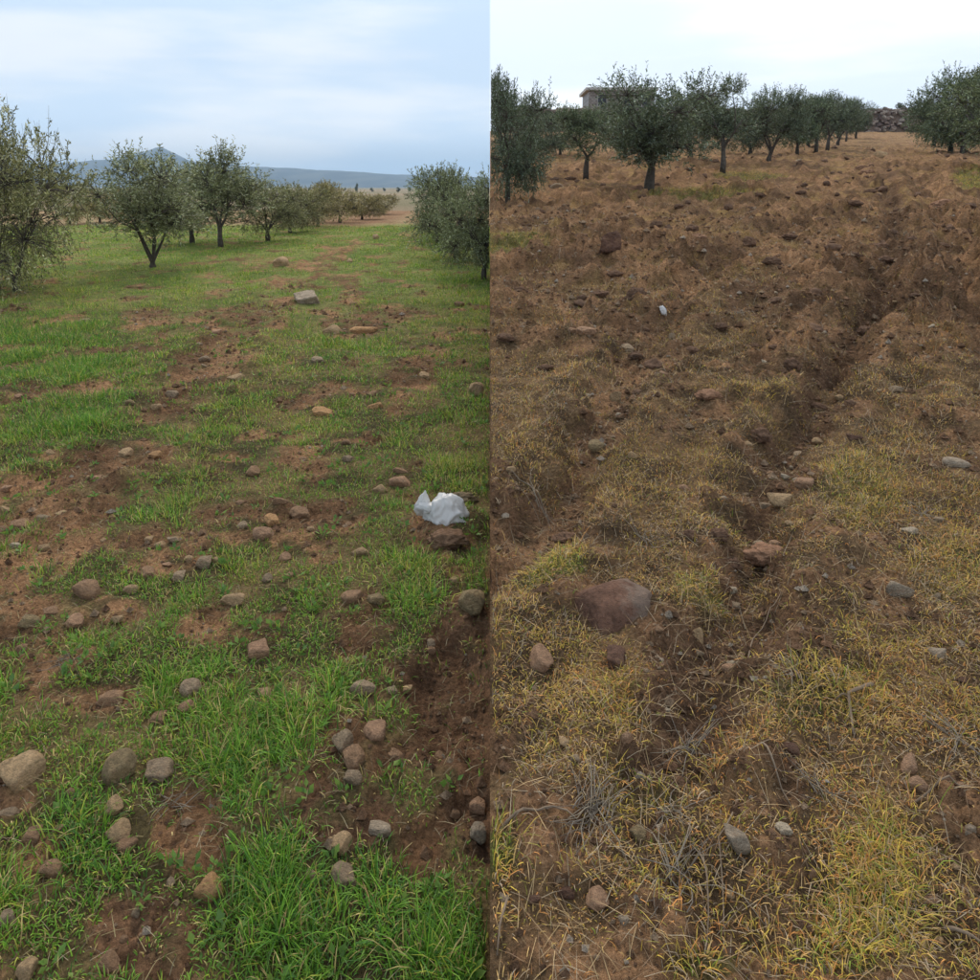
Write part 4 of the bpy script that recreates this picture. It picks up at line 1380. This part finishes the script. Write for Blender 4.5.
plant(P_R2, 100, 222, 36, 'brownish olive seen between the straggling and the forked trees', BR, rz=.9, wk=1.2)
plant(P_B, 128, 220, 34, 'brownish olive partly hidden behind the forked tree', BR, rz=3.9, wk=1.1)
plant(P_R, 70, 224, 40, 'brownish olive behind the straggling tree at left', BR, rz=2.9, wk=1.1)
plant(P_R, 456, 257, 90, 'rounded olive with drooping branches on the right of the meadow', (1.6, 1.62, 1.35), rz=.3, clip=True, wk=.95)
plant(P_R2, 484, 279, 112, 'dense olive crowding the bank at the right of the meadow', (1.6, 1.62, 1.35), rz=2.4, clip=True, wk=.85)
plant(P_B, 437, 243, 68, 'smaller olive behind the rounded one on the right of the meadow', (1.5, 1.55, 1.35), rz=5.0, wk=.9)

DG = 'olive trees of the hillside'
DK = (.95, 1.05, 1.02)
plant(P_R, 508, 206, 124, 'dark olive cut by the left edge of the hillside', (.8, .9, .88), DG, rz=.5, clip=True, wk=.66)
plant(P_O4, 586, 182, 70, 'lighter green olive with a dark trunk left of the largest one', (1.0, 1.12, .95), DG, rz=.4, wk=1.25)
plant(P_O, 649, 194, 113, 'largest olive on the hillside with a forked trunk and wide crown', DK, DG, rz=2.1, wk=1.2)
plant(P_O2, 722, 176, 84, 'olive with a leaning forked trunk right of the largest one', DK, DG, rz=1.5, wk=1.2)
plant(P_B, 690, 164, 72, 'dark olive filling the gap behind the two nearest hillside trees', DK, DG, rz=4.4, wk=1.15)
plant(P_O3, 769, 165, 71, 'olive third in the hillside row with a short dark trunk', DK, DG, rz=3.3, wk=1.1)
plant(P_B, 797, 156, 57, 'lighter green olive tucked between taller ones of the hillside row', (.95, 1.1, .95), DG, rz=.9, wk=1.1)
plant(P_O4, 816, 155, 58, 'olive fifth in the hillside row standing on a thick trunk', DK, DG, rz=5.5, wk=1.15)
plant(P_O2, 827, 152, 52, 'olive sixth in the hillside row', DK, DG, rz=.3, wk=1.15)
plant(P_O3, 838, 146, 44, 'olive seventh in the hillside row', DK, DG, rz=2.7, wk=1.15)
plant(P_O4, 846, 142, 38, 'olive next to last in the hillside row', DK, DG, rz=1.8, wk=1.0)
plant(P_O, 856, 139, 35, 'last olive of the hillside row before the rubble wall', DK, DG, rz=4.1, wk=.95)
plant(P_R, 533, 160, 48, 'dark olive in the back row at the left of the hillside', DK, DG, rz=1.1, wk=1.3)
plant(P_B, 560, 157, 44, 'olive in the back row behind the lighter green one', DK, DG, rz=3.6, wk=1.4)
plant(P_R, 625, 160, 52, 'olive in the back row behind the largest one', DK, DG, rz=.2, wk=1.2)
plant(P_R2, 750, 156, 52, 'olive in the back row left of the third tree', DK, DG, rz=2.2, wk=1.25)
plant(P_R2, 950, 154, 86, 'rounded olive heading the right hand row of the hillside', (.95, 1.08, .95), DG, rz=5.1, wk=.98)
plant(P_R2, 990, 172, 128, 'tall olive cut by the right edge of the picture', (1.1, 1.2, 1.0), DG, rz=.8, wk=1.05)
plant(P_R, 512, 176, 74, 'dark olive close behind the one at the left edge of the hillside', DK, DG, rz=2.9, clip=True, wk=.75)
plant(P_R, 962, 156, 76, 'dense olive between the rounded one and the right edge', (.95, 1.08, .95), DG, rz=3.4, wk=1.0)
plant(P_R2, 808, 148, 48, 'olive in the back row behind the fifth tree', DK, DG, rz=4.9, wk=1.3)
plant(P_R, 838, 139, 36, 'olive in the back row near the far end', DK, DG, rz=1.4, wk=1.3)
plant(P_B, 934, 147, 46, 'small olive at the back left of the right hand row', (.95, 1.08, .95), DG, rz=2.0, wk=1.2)

# far trees on the plain
P_F = proto(29, 2.3, 1.5, .3, 2, 90, leaf=.26, lobes=5)
FARC = [(357, 193.0, 9), (330, 191.8, 4), (372, 192, 4), (384, 191.5, 3.5), (398, 192.5, 5), (345, 191, 3), (410, 191.6, 4), (310, 191.5, 4), (280, 192, 5), (90, 192, 4), (105, 191.3, 4), (425, 191.8, 4)]
for q, (u, v, hp_) in enumerate(FARC):
    a_, y_, z_ = ray(u, v)
    t = (CAMH + .62) / -z_
    sc = hp_ * y_ * t / F / 2.3
    e = link('far_tree', None, loc=(a_ * t, y_ * t, -.64), rot=(0, 0, q), scale=(sc * (.7 if q == 0 else 1.6), sc * (.7 if q == 0 else 1.6), sc))
    link('trunk', P_F[0], e)
    c_ = link('crown', P_F[2], e)
    c_.color = (.9, .95, .9, 1)
    tag(e, 'lone upright dark tree far out on the plain' if q == 0 else 'tiny dark tree on the distant plain', 'tree', 'trees far out on the plain')

# ------------------------------------------------------------------ rubble wall, house and scrub on the crest
wy = 65.0
wall_e = link('rubble_wall', None, loc=(0, wy, 0))
tag(wall_e, 'long heaped wall of rubble stones along the crest of the hillside', 'wall')
zg = SLOPE * wy
mb = MB()
nx = 70
xs = np.linspace(.5, 44, nx)
prof = [(-1.1, -.2), (-.75, .75), (-.45, 1.55), (0, 1.75), (.6, 1.5), (1.2, -.2)]
wv = np.array([[x_, p_[0] + .12 * pn(x_ * .8, p_[1] * 2, 601), zg + p_[1] * (1 + .10 * pn(x_ * .35, 3, 603))] for x_ in xs for p_ in prof])
k = len(prof)
ff = np.array([[i_ * k + j_, (i_ + 1) * k + j_, (i_ + 1) * k + j_ + 1, i_ * k + j_ + 1] for i_ in range(nx - 1) for j_ in range(k - 1)])
core = link('earth_core', mesh_np('earth_core', wv, ff, M_GROUND, (.17, .12, .09)), wall_e)
v1, f1_ = ico(1)
mb = MB()
r = np.random.default_rng(77)
for q in range(1300):
    t = r.random()
    px_ = r.uniform(.6, 43.8)
    pj = np.interp(t, np.linspace(0, 1, 4), [0, 1, 2, 3])
    k0 = min(int(pj), 2)
    fr = pj - k0
    yy_ = prof[k0][0] * (1 - fr) + prof[k0 + 1][0] * fr
    zz_ = prof[k0][1] * (1 - fr) + prof[k0 + 1][1] * fr
    s_ = np.array([r.uniform(.16, .36), r.uniform(.14, .26), r.uniform(.1, .22)])
    an = r.uniform(0, 6.28)
    v_ = v1 * (1 + .22 * r.normal(size=(len(v1), 1))).clip(.7, 1.3) * s_
    v_ = np.stack([v_[:, 0] * math.cos(an) - v_[:, 1] * math.sin(an), v_[:, 0] * math.sin(an) + v_[:, 1] * math.cos(an), v_[:, 2]], 1)
    cc = np.array([(.27, .20, .16), (.20, .15, .125), (.33, .27, .22), (.14, .10, .085)][r.integers(4)])
    mb.add(v_ + np.array([px_, yy_ - .05, zg + zz_]), f1_, cc)
ws = link('wall_stones', mb.mesh('wall_stones', M_GROUND, False), wall_e)
ws['kind'] = 'stuff'

P_SC = proto(31, 1.0, 1.4, .05, 3, 240, fork=.1, shoots=.1, leaf=.09, lobes=6, tr=.03)
for q, (u, vt, hp_, lab) in enumerate([(885, 105.5, 6, 'small dark shrub standing up on the rubble wall'), (868, 107, 3, 'low scrub on the rubble wall left of the small shrub'),
                                       (900, 107, 3, 'low scrub on the rubble wall right of the small shrub'), (912, 107, 3.4, 'low scrub at the right end of the visible wall'),
                                       (520, 112, 5, 'low dark scrub on the wall above the dark olive at left'), (545, 112, 3, 'low scrub on the wall left of the stone house')]):
    xw = (u - 490) / F * wy * 1.01
    e = link('scrub_bush', None, loc=(xw, wy, zg + 1.62), rot=(0, 0, q * 1.3), scale=[hp_ * wy / F * 1.35] * 3)
    e.scale.x *= 1.6 if q != 0 else 1.0
    link('trunk', P_SC[0], e)
    c_ = link('crown', P_SC[2], e)
    c_.color = (.9, .95, .95, 1)
    tag(e, lab, 'bush', 'scrub on the rubble wall')

# stone house behind the crest
M_WALL, t, p, o = new_mat('house_masonry')
br = N(t, 'ShaderNodeTexBrick')
br.inputs['Color1'].default_value, br.inputs['Color2'].default_value, br.inputs['Mortar'].default_value = (.20, .17, .15, 1), (.33, .29, .26, 1), (.11, .10, .09, 1)
br.inputs['Scale'].default_value, br.inputs['Mortar Size'].default_value = 1.6, .03
tcx = N(t, 'ShaderNodeTexCoord')
mpx = N(t, 'ShaderNodeMapping')
mpx.inputs['Rotation'].default_value = (math.pi / 2, 0, 0)
t.links.new(tcx.outputs['Object'], mpx.inputs[0])
t.links.new(mpx.outputs[0], br.inputs['Vector'])
t.links.new(br.outputs['Color'], p.inputs['Base Color'])
M_ROOF = mat_plain('house_roof_slab', (.42, .40, .38), .9, 6)
M_DARK = mat_plain('window_glass', (.03, .03, .035), .25, 5)
M_FRAME = mat_plain('window_frame', (.30, .28, .26), .7, 5)
hy = 74.0
hx0 = (585.5 - 490) / F * hy
hz0 = zg - .6
hz1 = CAMH + (HV - 95.5) / F * hy * 1.0
house = link('stone_house', None, loc=(hx0 + 3, hy, hz0))
tag(house, 'small flat roofed stone house on the crest behind the largest olive', 'house')
hh_ = hz1 - hz0
mb = MB()
mb.box((-3, 0, 0), (3, 5, hh_))
link('wall', mb.mesh('wall', M_WALL, False), house)
mb = MB()
mb.box((-3.3, -.35, hh_ + .003), (3.3, 5.3, hh_ + .26))
link('roof', mb.mesh('roof', M_ROOF, False), house)
wz = hh_ - 1.35
for wx_ in (-2.15, 0.3, 1.9):
    mb = MB()
    mb.box((wx_, -.03, wz), (wx_ + .75, .02, wz + 1.0))
    w_ = link('window', mb.mesh('window', M_DARK, False), house)
    mb = MB()
    for bx_ in ((wx_ - .09, -.06, wz - .09, wx_ + .84, -.031, wz), (wx_ - .09, -.06, wz + 1.0, wx_ + .84, -.031, wz + 1.09), (wx_ - .09, -.06, wz, wx_, -.031, wz + 1.0), (wx_ + .75, -.06, wz, wx_ + .84, -.031, wz + 1.0)):
        mb.box(bx_[:3], bx_[3:])
    link('window_frame', mb.mesh('window_frame', M_FRAME, False), w_)

# ------------------------------------------------------------------ plastic bag and litter
M_BAG, t, p, o = new_mat('thin_white_plastic')
t.links.new(ramp(t, tnoise(t, 9, 4), [(.3, (.60, .585, .56)), (.55, (.74, .72, .69)), (.75, (.80, .78, .75))]), p.inputs['Base Color'])
p.inputs['Roughness'].default_value = .38
p.inputs['Specular IOR Level'].default_value = .5
bump(t, p, tnoise(t, 55, 3, .5), .5, .006)
trb = N(t, 'ShaderNodeBsdfTranslucent')
trb.inputs['Color'].default_value = (.8, .8, .8, 1)
mxb = N(t, 'ShaderNodeMixShader')
mxb.inputs[0].default_value = .35
t.links.new(p.outputs[0], mxb.inputs[1])
t.links.new(trb.outputs[0], mxb.inputs[2])
t.links.new(mxb.outputs[0], o.inputs[0])


def crumple(v, dirs, seed, amp):
    """sharp creases between slack folds"""
    d = 0
    w = v + .22 * np.stack([pn3(v, 1.6, seed + 3), pn3(v, 1.6, seed + 4), pn3(v, 1.6, seed + 5)], 1)
    w[:, 2] *= .45
    for q in range(3):
        f = 1.25 * 1.9 ** q
        d = d + amp / 2.3 ** q * ((1 - np.minimum(1, np.abs(pn3(w, f, seed + 11 * q)) * 1.5)) ** 2.2 - .4)
    return v + dirs * d[:, None]


BV, BF = ico(5)
bxy = ground(441, 527)
bagx, bagy = float(bxy[0]), float(bxy[1])
bag = link('plastic_bag', None, loc=(bagx, bagy, h1(bagx, bagy)), rot=(0, 0, -.12))
tag(bag, 'crumpled white plastic bag lying on a lump of earth in the meadow', 'bag')
v = BV.copy()
v[:, 2] = np.where(v[:, 2] < -.2, -.2 + (v[:, 2] + .2) * .15, v[:, 2])
wide = 1 - .30 * v[:, 2]
v[:, :2] *= np.maximum(wide, .5)[:, None]
v = crumple(v, BV, 801, .22)
v *= np.array([.092, .075, .092])
v[:, 0] += .025
skirt = np.clip(-(v[:, 2]) / .03 + .3, 0, 1)
v[:, :2] *= (1 + .16 * skirt * pn3(BV, 4, 815))[:, None]
v[:, 2] += .022
link('body', mesh_np('body', v, BF, M_BAG), bag)
# twisted neck with its handle loop standing up at the left
e1 = crumple(IV.copy(), IV, 831, .25)
tz = (e1[:, 2] + 1) / 2
e1[:, 0] *= 1 - .70 * tz
e1[:, 1] *= .8 - .55 * tz
e1 *= np.array([.046, .042, .058])
e1[:, 0] -= .085 - .012 * tz * 1.0
e1[:, 2] += .062
link('neck', mesh_np('neck', e1, IF, M_BAG), bag)
e2 = crumple(IV.copy(), IV, 851, .35) * np.array([.055, .03, .022])
e2[:, 0] -= .055
e2[:, 1] -= .02
e2[:, 2] += .052
link('handle', mesh_np('handle', e2, IF, M_BAG), bag)

lx, ly = (float(q) for q in ground(663, 319))
v = crumple(IV.copy(), IV, 871, .4) * np.array([.032, .018, .024])
v[:, 2] += v[:, 0] * -.5
lit = link('litter_scrap', mesh_np('litter_scrap', v, IF, M_BAG), loc=(lx, ly, h1(lx, ly) + .03), rot=(0, .3, -.5))
tag(lit, 'small white scrap of litter beside the shallow furrow', 'litter')


# ------------------------------------------------------------------ dead stems and twigs
def stem_clump(u, v, n, Lm, ang, spread, label, lift=.25, cols=((.24, .205, .165), (.30, .25, .18), (.16, .13, .10))):
    x0, y0 = (float(q) for q in ground(u, v))
    z0 = h1(x0, y0)
    mb = MB()
    for q in range(n):
        th = ang + random.gauss(0, spread) + (math.pi if random.random() < .35 else 0)
        L = Lm * random.uniform(.4, 1.15)
        el = abs(random.gauss(.1, lift))
        sx_, sy_ = random.gauss(0, Lm * .14), random.gauss(0, Lm * .14)
        bend = random.gauss(0, .35)
        path = []
        for t in (0, .33, .66, 1):
            a_ = th + bend * t
            px_, py_ = x0 + sx_ + math.cos(a_) * L * t, y0 + sy_ + math.sin(a_) * L * t
            px_ = max(px_, .01) if u > 490 else min(px_, -.01)
            path.append((px_, py_, h1(px_, py_) + .006 + max(0, math.sin(el) * L * t * (1.25 - .7 * t)) - z0))
        path = np.array(path) - np.array([x0, y0, 0])
        mb.tube(path, np.array([.0011, .0010, .0008, .0004]) * random.uniform(.7, 1.3), 4, random.choice(cols))
    o = link('straw_clump', mb.mesh('straw_clump', M_STRAW), loc=(x0, y0, z0))
    tag(o, label, 'straw', 'dead straw clumps')


stem_clump(594, 822, 60, .125, 1.2, .30, 'heap of grey dead straw fanning up near the bottom left of the hillside')
stem_clump(690, 745, 26, .10, .7, .5, 'grey straw tuft above right of the fanning heap')
stem_clump(668, 815, 22, .10, 1.5, .6, 'short bluish grey straw tuft right of the fanning heap')
stem_clump(675, 895, 26, .13, 1.0, .7, 'loose grey straw tuft below the olive brown stone')
stem_clump(955, 745, 20, .10, 1.6, .6, 'grey straw tuft at the right edge above the pinkish stones')
stem_clump(920, 515, 16, .10, 1.2, .8, 'thin grey straw lying by the long grey stone')
stem_clump(650, 545, 12, .10, 2.2, .4, 'few pale stems lying above the big boulder')
stem_clump(740, 320, 26, .16, 1.3, .6, 'patch of grey straw right of the white litter scrap')
stem_clump(545, 500, 10, .16, 2.4, .3, 'arched pale stems near the left edge of the hillside')
stem_clump(790, 690, 18, .10, 2.0, .7, 'bent grey stems right of the furrow end')
stem_clump(820, 800, 16, .10, 2.6, .6, 'crossed grey stems above the flat grey stone')
stem_clump(170, 800, 14, .08, .6, .9, 'wisp of pale dead straw beside the soil track of the meadow')
stem_clump(60, 665, 12, .08, .4, .9, 'wisp of grey dead straw left of the broad brown stone')


def twig(px, rad, label, branches=(), lift=.012):
    pts = [tuple(float(q) for q in ground(*p_)) for p_ in px]
    x0, y0 = pts[0]
    z0 = h1(x0, y0)

    def dense(ps):
        ps = np.array(ps)
        t = np.linspace(0, len(ps) - 1, len(ps) * 3)
        q = np.stack([np.interp(t, np.arange(len(ps)), ps[:, i_]) for i_ in range(2)], 1)
        z = height(q[:, 0], q[:, 1]) + rad + lift * np.sin(np.linspace(0, np.pi, len(q)))
        return np.column_stack([q, z]) - np.array([x0, y0, z0])
    mb = MB()
    d = dense(pts)
    mb.tube(d, np.linspace(rad, rad * .45, len(d)), 6)
    o = link('twig', mb.mesh('twig', M_TWIG), loc=(x0, y0, z0))
    for b in branches:
        mb = MB()
        d = dense([tuple(float(q) for q in ground(*p_)) for p_ in b])
        mb.tube(d, np.linspace(rad * .7, rad * .3, len(d)), 5)
        link('side_twig', mb.mesh('side_twig', M_TWIG), o)
    tag(o, label, 'twig', 'twigs lying on the hillside')


twig([(872, 690), (860, 700), (847, 708), (849, 722), (853, 742)], .006, 'dark forked twig lying in yellow grass on the right of the hillside', [[(847, 708), (835, 712)]])
twig([(500, 838), (528, 830), (555, 832), (580, 834)], .0035, 'thin straight stick lying left of the grey straw heap', [[(528, 830), (512, 838)]])
twig([(697, 868), (706, 890), (708, 925), (706, 958)], .0025, 'long pale stem curving down to the bottom edge of the hillside')
twig([(736, 815), (728, 840), (717, 862), (722, 900), (724, 940)], .0022, 'long bent pale stem left of the flat grey stone')
twig([(758, 770), (772, 790), (790, 818)], .003, 'grey straight twig above the flat grey stone')
twig([(943, 940), (960, 948), (982, 954)], .0045, 'pale peeled stick at the bottom right corner')
twig([(913, 812), (935, 804), (965, 798), (985, 800)], .003, 'grey twig lying below the two pinkish stones')
twig([(527, 483), (540, 492), (552, 508)], .0025, 'pale arched stem lying near the left edge of the hillside')
twig([(748, 655), (752, 632), (768, 612), (780, 600)], .0028, 'curved grey stem on the right flank of the furrow')
twig([(508, 905), (500, 935), (497, 960)], .003, 'pale stick at the bottom left corner of the hillside')
print('blades', nl, nr, 'objects', len(COL.objects), 'triangles', sum(len(m_.loops) - 2 * len(m_.polygons) for m_ in bpy.data.meshes))
